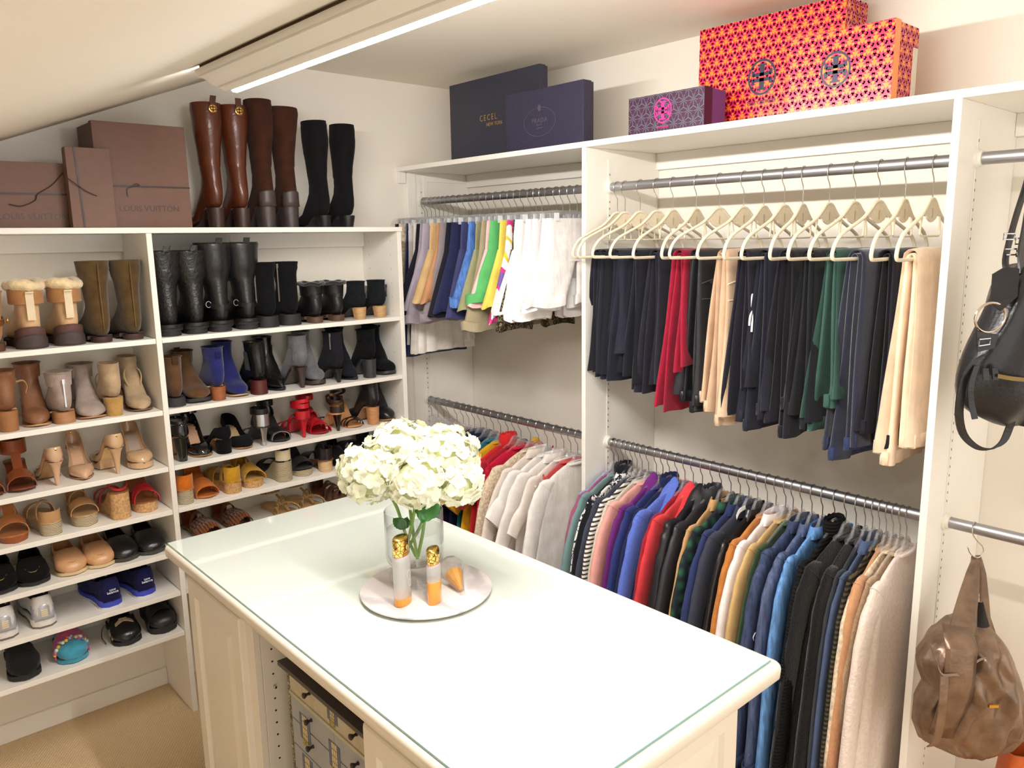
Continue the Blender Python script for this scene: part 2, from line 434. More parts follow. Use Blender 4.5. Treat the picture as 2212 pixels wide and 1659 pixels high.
# worktop: bullnose slab
def slab(x0, x1, y0, y1, z0, z1, r, rc, n=6):
    rings = []
    def outline(e, z):
        pts = []
        for cx, cy, a0 in ((x1-rc, y1-rc, 0), (x0+rc, y1-rc, PI/2), (x0+rc, y0+rc, PI), (x1-rc, y0+rc, 1.5*PI)):
            for k in range(7):
                a = a0+k*PI/12
                pts.append((cx+(rc-e)*math.cos(a), cy+(rc-e)*math.sin(a), z))
        return pts
    h = z1-z0
    rings.append(outline(r, z0))
    for k in range(n+1):
        a = -PI/2+PI*k/n
        zz = (z0+r+r*math.sin(a)) if a < 0 else (z1-r+r*math.sin(a))
        rings.append(outline(r-r*math.cos(a), zz))
    return MB().loft(rings)
wt = slab(IXL-.013, IXR+.022, IYN-.024, IYF+.013, o-.038, o, .012, .026).build('worktop', CREAM, None, angle=.9)
tag(wt, 'cream bullnose wooden worktop lying on the island cabinet', 'worktop')
GLASS_TOP = bpy.data.materials.new('glass_top'); GLASS_TOP.use_nodes = True
_b = GLASS_TOP.node_tree.nodes['Principled BSDF']
_b.inputs['Base Color'].default_value = rgb((222, 229, 220)); _b.inputs['Roughness'].default_value = .04
_b.inputs['Coat Weight'].default_value = .3; _b.inputs['Coat Roughness'].default_value = .02
EDGE = mat('glass_edge', (120, 178, 178), .15, coat=.4)
gl = MB().box(IXL, IXR, IYN, IYF, IT-.0055, IT).build('glass_sheet', GLASS_TOP, None, smooth=False)
gl.data.materials.append(EDGE)
for p in gl.data.polygons:
    if abs(p.normal.z) < .5: p.material_index = 1
tag(gl, 'pale green back-painted glass sheet covering the island worktop', 'glass sheet')
for (x, y) in ((IXR-.035, IYN+.045), (IXL+.035, IYF-.20)):
    MB().lathe([(.0001, 0), (.011, 0)], 20, (x, y, IT+.0003), cap0=False, cap1=False).build('bumper_pad', mat('pad', (226, 226, 216), .5), gl)

def raised(par, c0, ux, uz, w, h, nrm, m=None):
    """door of frame-and-raised-panel: origin c0 (lower corner), axes ux uz, outward nrm"""
    m = m or CREAM
    c0, ux, uz, nrm = Vector(c0), Vector(ux), Vector(uz), Vector(nrm)
    def pt(a, b, d): return c0+ux*a+uz*b+nrm*d
    def rect(i, d): return [pt(i, i, d), pt(w-i, i, d), pt(w-i, h-i, d), pt(i, h-i, d)]
    b = MB().loft([rect(0, 0), rect(0, .016), rect(.004, .02), rect(.052, .02), rect(.06, .010), rect(.066, .009), rect(.1, .017), rect(.104, .0175)])
    return P(b.build('door', m, None, smooth=False), par)
# carcass boards: left face has a door, an open bay and another door
t_ = .02
pbx('top_board', CREAM, BX0, BX1, BY0, BY1, BZ1-.02, BZ1+.004, isl)
pbx('base_board', CREAM, BX0, BX1, BY0, BY1, .0, .09, isl)
pbx('end_board', CREAM, BX0, BX1, BY1-t_, BY1, .09, BZ1-.02, isl)
pbx('end_board', CREAM, BX0, BX1, BY0, BY0+t_, .09, BZ1-.02, isl)
pbx('back_board', CREAM, BX1-t_, BX1, BY0+t_, BY1-t_, .09, BZ1-.02, isl)
# pixel columns of the bay's edges on the left face (x = BX0)
YB1 = y_at(545, BX0, .80); YB0 = y_at(787, BX0, .80)
print('island bay', YB0, YB1)
pbx('bay_side', CREAM, BX0+.0205, BX1-t_, YB1, YB1+.02, .09, BZ1-.02, isl)
pbx('bay_side', CREAM, BX0+.0205, BX1-t_, YB0-.02, YB0, .09, BZ1-.02, isl)
pbx('stile', CREAM, BX0-.0005, BX0+.02, YB1, YB1+.055, .09, BZ1-.02, isl)
pbx('stile', CREAM, BX0-.0005, BX0+.02, YB0-.03, YB0, .09, BZ1-.02, isl)
pbx('stile', CREAM, BX0-.0005, BX0+.02, BY1-.045, BY1-.0005, .09, BZ1-.02, isl)
pbx('stile', CREAM, BX0-.0005, BX0+.02, BY0+.0005, BY0+.035, .09, BZ1-.02, isl)
pbx('apron', CREAM, BX0-.0016, BX0+.02, BY0+.036, BY1-.046, BZ1-.05, BZ1-.021, isl)
raised(isl, (BX0, BY1-.03, .11), (0, -1, 0), (0, 0, 1), BY1-.03-(YB1+.045), BZ1-.05-.11, (-1, 0, 0))
raised(isl, (BX0, YB0-.025, .11), (0, -1, 0), (0, 0, 1), YB0-.025-(BY0+.03), BZ1-.05-.11, (-1, 0, 0))
raised(isl, (BX0+.03, BY0, .11), (1, 0, 0), (0, 0, 1), BX1-BX0-.06, BZ1-.04-.11, (0, -1, 0))
ph = MB()
for k in range(14):
    for x in (BX0+.05, BX0+.33):
        z = BZ1-.11-k*.038
        ph.add([(x+.0032*math.cos(a*PI/4), YB1-.0006, z+.0032*math.sin(a*PI/4)) for a in range(8)], [tuple(range(8))])
o_ = P(ph.build('shelf_pin_holes', mat('hole_dark', (40, 28, 20), .8), None), isl); o_['kind'] = 'stuff'
pbx('shelf_pin', CHROME, BX0+.046, BX0+.054, YB1-.012, YB1-.0005, BZ1-.11-4*.038-.004, BZ1-.11-4*.038+.004, isl)
# ================================================================ shoes
# a shoe stands with its heel at local y = 0, toe towards +y, sole on z = 0
W_ROUND = [(0, .010), (.02, .022), (.06, .029), (.14, .032), (.3, .029), (.45, .030), (.62, .040), (.74, .043), (.86, .038), (.95, .025), (.985, .014), (1, .004)]
W_POINT = [(0, .009), (.02, .020), (.06, .026), (.14, .029), (.3, .026), (.45, .028), (.6, .038), (.7, .039), (.82, .030), (.92, .018), (.98, .008), (1, .003)]
W_WIDE = [(0, .014), (.02, .027), (.06, .034), (.14, .037), (.3, .035), (.45, .037), (.62, .046), (.76, .050), (.88, .046), (.95, .034), (.985, .020), (1, .006)]
W_SQ = [(0, .010), (.02, .022), (.06, .029), (.14, .032), (.3, .029), (.45, .031), (.62, .040), (.78, .042), (.92, .036), (.98, .028), (1, .02)]
class Last:
    def __init__(s, L=.245, hh=.03, plat=.008, W=W_ROUND, k=1., spring=.006):
        s.L, s.hh, s.pl, s.W, s.k, s.sp = L, hh, plat, W, k, spring
    def w(s, t): return interp(t, s.W)*s.k
    def zb(s, t):
        g = 1 if t < .2 else (0 if t > .64 else .5+.5*math.cos(PI*(t-.2)/.44))
        return s.pl+(s.hh-s.pl)*g+s.sp*max(0, (t-.75)/.25)**2
def sec(U, Lo, hw, n=18, e=2.4):
    out = []
    for i in range(n):
        a = 2*PI*i/n; c, s_ = math.cos(a), math.sin(a)
        x = hw*math.copysign(abs(s_)**(2/e), s_); v = math.copysign(abs(c)**(2/e), c)
        out.append((x, (U[0]+Lo[0])/2+v*(U[0]-Lo[0])/2, (U[1]+Lo[1])/2+v*(U[1]-Lo[1])/2))
    return out
def sole(par, la, m, th=.006, t0=.0, t1=1., grow=.0025, name='sole', nst=16, flat=False, bot=None, up=0.):
    b = MB(); rings = []
    for i in range(nst+1):
        t = lerp(t0, t1, i/nst); y = la.L*t; w = la.w(t)+grow; z = la.zb(t)+up
        lo = max(0., z-th) if bot is None else bot(t)
        if flat: lo = 0
        rings.append([(-w, y, lo), (w, y, lo), (w*1.01, y, (lo+z)/2), (w, y, z+.001), (-w, y, z+.001), (-w*1.01, y, (lo+z)/2)])
    return b.loft(rings).build(name, m, par, angle=.9)
def heel(par, la, m, wt=.03, lt=.065, wb=.026, lb=.05, yb=.004, p=1., name='heel', y0=0., z1=0.):
    b = MB(); rings = []; top = la.hh-.004
    for i in range(9):
        u = i/8; q = u**p
        w = lerp(wt, wb, q); l = lerp(lt, lb, q); ys = lerp(y0, yb, q); z = lerp(top, z1, u)
        pts = []
        for k in range(9):
            a = PI+PI*k/8
            pts.append((w*math.cos(a), ys+w*.95+w*.95*math.sin(a), z+(0 if i else .004)))
        pts += [(w*.96, ys+l, z), (-w*.96, ys+l, z)]
        rings.append(pts)
    return b.loft(rings).build(name, m, par, angle=.8)
def boot_upper(par, la, m, shaft, toe_h=1., name='upper', slouch=0., seed=0, e=2.3, q=1., inside=True):
    """shaft: list of (z, yfront, yback, halfwidth), lowest first; the last is the rim"""
    R = random.Random(seed); L = la.L; rings = []
    tops = [(0, .03), (.5, .088*q), (.62, .066*q), (.75, .052), (.88, .043), (.95, .032), (1, .012)]
    for t in (1., .985, .95, .9, .82, .73, .64):
        z = la.zb(t); rings.append(sec((L*t, z+interp(t, tops)*toe_h), (L*t, z), la.w(t), e=e))
    hh = la.hh
    fan = [((.55, .084), .54, .036), ((.51, .100), .40, .033), ((.485, .112), .24, .033), ((.47, .122), .10, .0325)]
    for (uy, uz), lt, hw in fan:
        rings.append(sec((uy*L, lerp(la.zb(uy), hh, .45)+uz*q), (lt*L, la.zb(lt)), hw*la.k, e=e))
    for uy, uz, ly, lz, hw in ((.465, .129, .012, .004, .0315), (.46, .135, -.001, .03, .0315), (.46, .141, -.003, .06, .0315), (.455, .146, .003, .085, .033)):
        rings.append(sec((uy*L, hh+uz*q), (ly, hh+lz*q), hw*la.k, e=e))
    z0 = rings
    zs = [s_[0] for s_ in shaft]
    n = max(4, int((shaft[-1][0]-(hh+.12*q))/.018))
    a0 = (hh+.15*q, .455*L, .008, .034*la.k)
    pts = [a0]+[s_ for s_ in shaft if s_[0] > a0[0]+.004]
    if len(pts) < 2: pts = [a0, (a0[0]+.006, shaft[-1][1], shaft[-1][2], shaft[-1][3])]
    for i in range(1, n+1):
        u = i/n*(len(pts)-1); k = min(int(u), len(pts)-2); f = u-k
        z, yf, yb, hw = [lerp(pts[k][j], pts[k+1][j], f) for j in range(4)]
        d = slouch*(R.random()-.5) if i < n else 0
        dz = slouch*.5*(R.random()-.5) if i < n else 0
        rings.append(sec((yf+d, z+dz), (yb+d*.7, z-dz), hw*(1+(R.random()-.5)*slouch*4), e=2.1))
    rim = rings[-1]
    cx = sum(p[0] for p in rim)/len(rim); cy = sum(p[1] for p in rim)/len(rim)
    if inside:
        for s_, dz in ((.93, .0005), (.9, -.004), (.84, -.05)):
            rings.append([(cx+(p[0]-cx)*s_, cy+(p[1]-cy)*s_, p[2]+dz) for p in rim])
    return MB().loft(rings).build(name, m, par, angle=1.2)
def topline_shell(par, la, m, hl, vamp=.68, op=.62, name='upper', e=2.5, solid=.0016, vt=.06):
    """open shoe: sections that open along the topline and close over the vamp; hl = height keys above the footbed"""
    rings = []; n = 21
    sts = [0, .012, .03, .06, .1, .16, .24, .32, .4, .48, .56, vamp-vt, vamp-vt*.5, vamp, vamp+.05, .8, .87, .92, .96, .985, 1.]
    for t in sts:
        z = la.zb(t); w = la.w(t)*1.02*(.05 if t in (0, 1.) else 1); h = interp(t, hl)*(.5 if t == 1. else 1)
        am = PI*lerp(op, 1, min(1, max(0, (t-(vamp-vt))/vt)))
        H = 2*h/(1-math.cos(am)) if am < PI else h
        r = []
        for j in range(n):
            a = lerp(-am, am, j/(n-1)); s_, c = math.sin(a), math.cos(a)
            zz = H/2*(1-math.copysign(abs(c)**(2/e), c)); tp = 1-.34*(zz/max(h, 1e-4))*max(0, 1-t/.35)
            r.append((w*tp*math.copysign(abs(s_)**(2/e), s_), la.L*t, z+zz))
        rings.append(r)
    return MB().loft(rings, closed=False).weld(.0022).build(name, m, par, angle=1.6, solid=solid)
def insole(par, la, m, t0=.02, t1=.93, up=.004, name='insole'):
    rings = []
    for i in range(15):
        t = lerp(t0, t1, i/14); w = max(.002, la.w(t)*.93); z = la.zb(t)+up
        rings.append([(-w, la.L*t, z), (-w*.5, la.L*t, z-.001), (w*.5, la.L*t, z-.001), (w, la.L*t, z)])
    return MB().loft(rings, closed=False).build(name, m, par)
def strap(par, la, m, t, wid, h, th=.003, tilt=0., name='strap', a0=.0, a1=PI, wx=1.05, lift=0., skew=0.):
    """a band over the foot at station t"""
    pts = []; wv = []
    for i in range(15):
        a = lerp(a0, a1, i/14); x = la.w(t)*wx*math.cos(a)
        pts.append((x, la.L*t+tilt*math.sin(a)+skew*math.cos(a), la.zb(t)+lift+h*max(0, math.sin(a))**.75)); wv.append((0, wid, wid*.25*math.sin(a)*(-1 if t > .4 else 0)))
    return MB().band(pts, wv, th).build(name, m, par, angle=1.)
def loop(par, m, z, yf, yb, hw, wid=.012, th=.003, tilt=0., name='ankle_strap'):
    pts = []; n = 22
    for i in range(n+1):
        a = 2*PI*i/n
        pts.append((hw*math.sin(a), (yf+yb)/2+(yf-yb)/2*math.cos(a), z+tilt*math.cos(a)))
    return MB().band(pts, (0, 0, wid), th).build(name, m, par, angle=1.)
def pull_tab(par, m, y, z, h=.02, w=.011, name='pull_tab', lean=0.):
    return MB().poly([(-w, y, z-.012), (w, y, z-.012), (w+lean, y, z+h), (-w+lean, y, z+h)], (0, .004, 0)).build(name, m, par, smooth=False)
def zipper(par, x0, y, z0, z1, m=None):
    b = MB().box(x0-.0025, x0+.0025, y-.002, y, z0, z1).box(x0-.004, x0+.004, y-.0035, y-.0015, z1-.016, z1)
    return b.build('zipper', m or CHROME, par, smooth=False)

SHOES = []
def put(root, z, px, out, dy=.025, rz=0., lab=None, grp=None, L=.245):
    """out = 'heel' or 'toe': which end faces the room; px = column of that end's middle on the shelf"""
    y = SF+dy; x = x_at(px, y, z); rz *= .3
    if out == 'heel':
        root.location = (x, y, z+.0006); root.rotation_euler = (0, 0, rz)
    else:
        root.location = (x-L*math.sin(rz), y+L*math.cos(rz), z+.0006); root.rotation_euler = (0, 0, PI+rz)
    if lab: root['label'] = lab
    if grp: root['group'] = grp
    return root
def S(name, lab, cat='shoe'): return thing(name, lab, cat)

# ---------- kinds
def tall_boot(lab, m, hm, H, hh, topw=.058, ank=.036, toe=W_ROUND, slouch=.0, seed=1, hk=None, lean=0., wrap=None, rimtilt=0.):
    t = S('tall_boot', lab, 'boot'); la = Last(.25, hh, .006, toe)
    L = la.L
    sh = [(hh+.16, .45*L, .012, .037), (hh+.22, .46*L, .004, .041), (hh+.30, .48*L+lean*.4, -.008, .052), (H-.02, .47*L+lean, -.006, topw), (H, .465*L+lean, -.003, topw*.98)]
    boot_upper(t, la, m, sh, slouch=slouch, seed=seed)
    sole(t, la, hm, .005, .24, 1.)
    heel(t, la, hm, **(hk or dict(wt=.031, lt=.062, wb=.025, lb=.048, yb=.004)))
    if wrap: # a leather back counter wrapped into the wedge heel
        b = MB()
        rings = []
        for z, g in ((hh-.002, .004), (hh+.02, .0025), (hh+.045, .0022), (hh+.05, .001)):
            rings.append([((.0335+g)*math.cos(PI+PI*k/10), .029+(.0335+g)*.95*math.sin(PI+PI*k/10), z+(.012*math.sin(PI*k/10) if z > hh+.04 else 0)) for k in range(11)])
        b.loft(rings, closed=False).build('heel_counter', wrap, t, solid=.001)
    return t
def ankle_boot(lab, m, hm, top, hh, toe=W_ROUND, hk=None, sm=None, slouch=.0, seed=1, k=1., q=1., open_w=.043, plat=.006, L=.245, name='ankle_boot', th=.005, splay=0.):
    t = S(name, lab, 'boot'); la = Last(L, hh, plat, toe, k)
    sh = [(lerp(hh+.15*q, top, .5), .45*L+splay*.5, .008-splay*.3, lerp(.036, open_w, .5)*k), (top, .455*L+splay, .004-splay*.6, open_w*k)]
    boot_upper(t, la, m, sh, slouch=slouch, seed=seed, q=q)
    sole(t, la, sm or hm, th, .24 if hh > .02 else 0., 1.)
    if hk != 'none': heel(t, la, hm, **(hk or dict(wt=.031, lt=.066, wb=.029, lb=.058, yb=.003)))
    return t
STIL = dict(wt=.024, lt=.05, wb=.0055, lb=.012, yb=.020, p=.45)
def pump(lab, m, hh, hm=None, toe=W_ROUND, hk=None, im=None, plat=.004, L=.235, name='pump', vamp=.70, hlk=1., tap=None, sm=None):
    t = S(name, lab); la = Last(L, hh, plat, toe)
    topline_shell(t, la, m, [(0, .052*hlk), (.1, .047*hlk), (.4, .030*hlk), (.6, .028), (.7, .040), (.8, .038), (.92, .030), (1, .012)], vamp)
    insole(t, la, im or leather((214, 178, 140)))
    sole(t, la, sm or leather((176, 132, 88)), .0035, .16, 1., grow=.0)
    if plat > .01: sole(t, la, m, plat-.004, .5, 1., grow=.002, name='platform', bot=lambda q: .0036)
    heel(t, la, hm or m, **(hk or STIL))
    if tap: MB().ball((0, .001, hh+.047), .005, 6).build('heel_stud', tap, t)
    return t
def sandal(lab, m, hh, hm, straps, fm=None, toe=W_ROUND, hk=None, plat=.006, L=.24, wedge=False, wm=None, ankle=None, counter=None, name='sandal', wide=None, sm=None):
    t = S(name, lab); la = Last(L, hh, plat, toe)
    if wedge:
        sole(t, la, wm or hm, flat=True, grow=.001, name='wedge_sole', up=-.004)
        sole(t, la, fm or m, .005, name='footbed')
    else:
        sole(t, la, fm or m, .006, name='footbed')
        if sm: sole(t, la, sm, plat-.005, 0, 1, name='platform', bot=lambda q: .0, up=-.0065)
        if hm: heel(t, la, hm, **(hk or dict(wt=.028, lt=.055, wb=.024, lb=.045, yb=.004)))
    for s_ in straps: strap(t, la, m, **s_)
    if ankle: loop(t, ankle.pop('m', m), **ankle)
    if counter:
        pts = []; wv = []
        for i in range(13):
            a = PI+PI*i/12; pts.append((la.w(.1)*1.05*math.cos(a), .033+.033*math.sin(a), la.hh+counter['h']/2)); wv.append((0, 0, counter['h']))
        MB().band(pts, wv, .0025).build('heel_counter', counter.get('m', m), t, angle=1.)
    return t
def low_shoe(lab, m, sm, hh=.022, plat=.014, hl=None, vamp=.56, L=.265, toe=W_WIDE, name='loafer', im=None, cat='shoe', e=2.5, sb=0.):
    t = S(name, lab, cat); la = Last(L, hh, plat, toe)
    topline_shell(t, la, m, hl or [(0, .060), (.1, .056), (.35, .045), (.5, .046), (.58, .062), (.7, .055), (.85, .044), (.95, .034), (1, .014)], vamp, op=.66, solid=.003, e=e)
    insole(t, la, im or leather((110, 84, 60)), .03, .9, .006)
    sole(t, la, sm, .02, 0., 1., grow=.003, bot=lambda q: sb+(0.004*max(0, (q-.8)/.2) if q > .8 else 0.))
    return t, la
def pair(a, z, px0, out0, px1, out1, lab1=None, grp=None, rz0=0., rz1=0., dy0=.025, dy1=.03, L=.245):
    b = copy_tree(a)
    put(a, z, px0, out0, dy0, rz0, grp=grp, L=L)
    put(b, z, px1, out1, dy1, rz1, lab=lab1, grp=grp, L=L)
    return a, b
BLK, SBLK, RBLK = leather((22, 21, 23)), suede((16, 16, 18)), rubber((34, 33, 35))
DKSOLE = leather((52, 32, 26), .4)
ZT = S0
# ---------- tall boots on top of the shoe unit
G = 'brown leather riding boots on the shoe unit'
for px, lean, tl, rz in ((478, 0, .006, .06), (533, 0, .0, .0)):
    t = tall_boot('glossy brown leather knee boot with gold medallion, stacked heel and '+('leaning' if tl else 'upright')+' pull tab', leather((84, 40, 22), .28), DKSOLE, .462, .075, topw=.056, slouch=.004, seed=px,
                  hk=dict(wt=.03, lt=.06, wb=.027, lb=.05, yb=.004))
    pull_tab(t, leather((72, 34, 20)), -.010, .462, .022, lean=tl)
    MB().loft([[(r*math.cos(k*PI/10), d, r*math.sin(k*PI/10)+.437) for k in range(20)] for r, d in ((.0155, -.009), (.0155, -.013), (.013, -.014), (.0125, -.0132))]).build('medallion', GOLD, t)
    e = MB()
    for s_ in (1, -1):
        e.box(-.007, .007, -.0150, -.0132, .437+s_*.005-.0018, .437+s_*.005+.0018); e.box(-.0022, .0022, -.0150, -.0132, min(.437+s_*.001, .437+s_*.011), max(.437+s_*.001, .437+s_*.011))
    e.box(-.011, -.0085, -.0150, -.0132, .430, .444); e.box(.0085, .011, -.0150, -.0132, .430, .444)
    e.build('medallion_emblem', leather((60, 34, 16)), t, smooth=False)
    put(t, ZT, px, 'heel', .03, rz, grp=G)
G = 'dark brown suede over-the-knee boots on the shoe unit'
for px, H, lean, rz, ex in ((588, .495, .01, .03, 'straight rim'), (638, .475, .02, .05, 'folded peaked rim')):
    t = tall_boot('dark brown suede tall boot with wrapped wedge heel and '+ex, suede((60, 34, 25)), leather((60, 50, 50), .45), H, .085, topw=.052 if ex[0] == 's' else .064, slouch=.006, seed=px,
                  hk=dict(wt=.034, lt=.085, wb=.029, lb=.07, yb=.002), wrap=leather((66, 54, 52), .45))
    put(t, ZT, px, 'heel', .03, rz, grp=G)
G = 'black suede knee boots on the shoe unit'
for px, H, lean, rz, ex in ((710, .435, -.01, -.02, 'leaning shaft'), (760, .43, .02, .0, 'upright shaft')):
    t = tall_boot('black suede knee boot with short tapered block heel and '+ex, suede((20, 19, 21), .15), BLK, H, .05, topw=.05, slouch=.004, seed=px, hk=dict(wt=.03, lt=.055, wb=.022, lb=.04, yb=.008))
    put(t, ZT, px, 'heel', .03, rz, grp=G)
    t.rotation_euler[1] = -.03 if px < 730 else .02

# ---------- right bay, upper shelf
z = SH[0]
def biker(lab, m, H, px, grained, seed):
    t = S('biker_boot', lab, 'boot'); la = Last(.262, .032, .012, W_WIDE, .98); L = la.L
    sh = [(.20, .47*L, .004, .048), (.26, .50*L, -.004, .058), (H-.01, .49*L, -.004, .063), (H, .485*L, -.002, .063)]
    boot_upper(t, la, m, sh, slouch=.012, seed=seed)
    sole(t, la, RBLK, .012, 0., 1., grow=.004); heel(t, la, RBLK, wt=.036, lt=.07, wb=.035, lb=.066, yb=.0)
    MB().band([(.0425*math.cos(PI+PI*k/10), .036+.0435*math.sin(PI+PI*k/10), .038) for k in range(11)], (0, 0, .012), .003).build('welt', leather((30, 24, 22)), t)
    if not grained:
        loop(t, m, .108, .122, -.005, .0375, .02, .004, .012, name='harness_strap')
        MB().tube([(-.040+.009*math.cos(a*PI/6), .03, .108+.012*math.sin(a*PI/6)) for a in range(12)], .002, 6, closed=True).build('buckle', CHROME, t)
    pull_tab(t, m, -.004, H, .018, lean=.004)
    t.scale = (1.13, 1.06, 1)
    return t
G = 'grained black leather boots'
a = biker('pebbled black leather mid-calf boot with pull tab beside the shelf divider', grain((28, 26, 27)), .318, 0, True, 3)
pair(a, z, 376, 'heel', 433, 'heel', 'pebbled black leather mid-calf boot beside the smooth black harness boots', G, .0, -.02)
G = 'smooth black harness boots'
a = biker('smooth black leather harness boot beside the pebbled boots', leather((26, 25, 27), .3), .345, 0, False, 8)
pair(a, z, 487, 'heel', 545, 'heel', 'smooth black leather harness boot beside the black suede zip boots', G, .02, .0)
G = 'black suede zip boots'
a = ankle_boot('black suede side-zip boot beside the harness boots', SBLK, RBLK, .262, .045, hk=dict(wt=.036, lt=.09, wb=.038, lb=.09, yb=0), open_w=.046, slouch=.006, seed=5, L=.25, plat=.014, th=.012, name='zip_boot')
zipper(a, -.043, .03, .10, .255); a.scale = (1.15, 1.05, 1)
pair(a, z, 590, 'heel', 638, 'heel', 'black suede side-zip boot beside the fleece-rimmed boots', G, .04, -.04)
G = 'black fleece-lined ankle boots'
a = ankle_boot('low black leather boot with fleece rim beside the suede zip boots', BLK, stackwood((84, 60, 46)), .165, .026, toe=W_WIDE, open_w=.05, slouch=.012, seed=11, q=.85, L=.25, plat=.012, th=.012, name='fleece_boot', splay=.012)
MB().loft([[((.046+.010*math.cos(v))*math.cos(u), .057+(.064+.010*math.cos(v))*math.sin(u), .166+.008*math.sin(v)+.003*math.sin(5*u)) for v in [k*PI/4 for k in range(8)]] for u in [k*PI/14 for k in range(29)]], False, False).build('fleece_rim', mat('black_fleece', (24, 22, 23), 1., var=.3, vscale=120, bump=1., bscale=180, sheen=.4), a)
loop(a, BLK, .118, .118, .0, .036, .016, .003, .006, name='strap')
pair(a, z, 691, 'heel', 737, 'heel', 'low black leather boot with fleece rim beside the wooden-heeled booties', G, .05, .0)
G = 'black suede booties with wooden heels'
a = ankle_boot('short black suede bootie with wooden heel beside the fleece-rimmed boots', suede((24, 28, 30)), stackwood((190, 150, 104)), .148, .052, hk=dict(wt=.028, lt=.05, wb=.023, lb=.04, yb=.004), q=.72, sm=leather((44, 32, 28)), open_w=.042, seed=4, L=.235, name='bootie')
zipper(a, .030, .02, .09, .146)
pair(a, z, 786, 'heel', 829, 'heel', 'short black suede bootie with wooden heel beside the end panel', G, .04, -.05)

# ---------- right bay, second shelf: one of each pair heel out, the other toe out
z = SH[1]
def pp(a, what, p0, p1, rz0=0., rz1=0., L=.245, dy1=.035, dy0=.022):
    base = a['label']; g = what
    a['label'] = base+', heel facing out'
    pair(a, z, p0, 'heel', p1, 'toe', base+', toe facing out', g, rz0, rz1, dy0=dy0, dy1=dy1, L=L)
a = ankle_boot('brown suede ankle boot on dark rubber sole', suede((92, 64, 40)), rubber((48, 46, 48)), .178, .034, toe=W_WIDE, hk=dict(wt=.034, lt=.075, wb=.035, lb=.074, yb=0), plat=.014, th=.012, open_w=.044, seed=21, slouch=.004)
pull_tab(a, suede((70, 46, 30)), 0., .178, .018)
pp(a, 'brown suede ankle boots', 388, 437, .04, -.06)
a = ankle_boot('navy blue suede ankle boot with stacked wooden heel', suede((36, 40, 98)), stackwood((146, 84, 46)), .185, .055, hk=dict(wt=.028, lt=.05, wb=.025, lb=.045, yb=.003), sm=leather((190, 156, 116)), open_w=.042, seed=22)
pull_tab(a, suede((30, 32, 78)), .0, .185, .008)
pp(a, 'navy suede ankle boots', 480, 525, .05, -.05)
a = ankle_boot('black leather ankle boot with dark red stacked heel', leather((20, 19, 20), .25), stackwood((78, 26, 22)), .185, .058, toe=W_POINT, hk=dict(wt=.029, lt=.055, wb=.032, lb=.056, yb=-.002), sm=BLK, open_w=.043, seed=23)
MB().poly([(-.036, .03, .10), (-.036, .075, .10), (-.042, .068, .175), (-.042, .04, .175)], (.003, 0, 0)).build('elastic_gusset', cloth((30, 30, 32)), a, smooth=False)
pp(a, 'black ankle boots with red heels', 569, 612, .05, -.08)
a = ankle_boot('grey suede platform bootie with brown stiletto heel', suede((104, 103, 108)), leather((62, 48, 46)), .195, .09, hk=dict(wt=.025, lt=.045, wb=.008, lb=.014, yb=.016, p=.6), plat=.018, th=.016, open_w=.041, q=.85, seed=24, L=.225)
zipper(a, -.034, .03, .12, .19)
pp(a, 'grey suede platform booties', 660, 693, .06, -.10, L=.225)
a = ankle_boot('sleek black stretch bootie with slim low stiletto', suede((30, 30, 36), .12), BLK, .222, .062, toe=W_POINT, hk=dict(wt=.024, lt=.045, wb=.007, lb=.012, yb=.014, p=.5), open_w=.042, seed=25)
zipper(a, -.036, .02, .15, .22)
pp(a, 'black stretch booties', 738, 770, .06, -.08)
a = ankle_boot('slouchy black suede peep-toe bootie with chunky black heel', SBLK, leather((50, 50, 54), .4), .205, .085, toe=W_SQ, hk=dict(wt=.029, lt=.05, wb=.026, lb=.045, yb=.004), plat=.014, th=.012, open_w=.045, slouch=.016, q=.85, seed=26, L=.225)
pp(a, 'slouchy black suede booties', 808, 845, .03, -.12, L=.225)

# ---------- right bay, third shelf
z = SH[2]
a = pump('black patent ankle-strap pump with chunky heel', patent((16, 15, 16)), .095, hk=dict(wt=.026, lt=.045, wb=.016, lb=.026, yb=.012, p=.7), im=leather((214, 170, 138)))
loop(a, patent((16, 15, 16)), .158, .098, .004, .033, .013, .003, .004)
pp(a, 'black patent pumps', 402, 446, .04, -.12, L=.235)
a = pump('black suede pump with short block heel', SBLK, .058, hk=dict(wt=.028, lt=.05, wb=.027, lb=.045, yb=.002), im=leather((206, 178, 132)), vamp=.72)
pp(a, 'black suede block pumps', 492, 534, .06, -.16, L=.235)
a = sandal('black open-toe sandal with silver heel and ankle cuff', leather((26, 25, 27)), .085, metalm((196, 196, 200), .3), [dict(t=.74, wid=.05, h=.042), dict(t=.2, wid=.03, h=.05, lift=.0)], fm=leather((40, 38, 40)),
           hk=dict(wt=.022, lt=.04, wb=.008, lb=.014, yb=.012, p=.55), counter=dict(h=.05, m=metalm((196, 196, 200), .3)), ankle=dict(z=.145, yf=.092, yb=.006, hw=.033, wid=.024), L=.235)
strap(a, Last(.235, .085, .006), metalm((200, 200, 204), .3), .84, .012, .034, name='toe_trim')
pp(a, 'black and silver sandals', 576, 615, .06, -.1, L=.235)
RED = leather((186, 18, 32), .28)
a = sandal('bright red twisted-strap stiletto sandal', RED, .09, RED, [dict(t=.7, wid=.03, h=.05, skew=.02), dict(t=.8, wid=.03, h=.04, skew=-.02), dict(t=.5, wid=.02, h=.062, skew=.02)], fm=leather((150, 16, 28)), hk=STIL,
           ankle=dict(z=.142, yf=.10, yb=.0, hw=.036, wid=.02), counter=dict(h=.03), L=.235)
loop(a, RED, .155, .085, .0, .034, .016, .003, -.01, name='knotted_strap')
pp(a, 'bright red sandals', 664, 700, .10, -.16, L=.235)
DB = leather((44, 28, 24), .3)
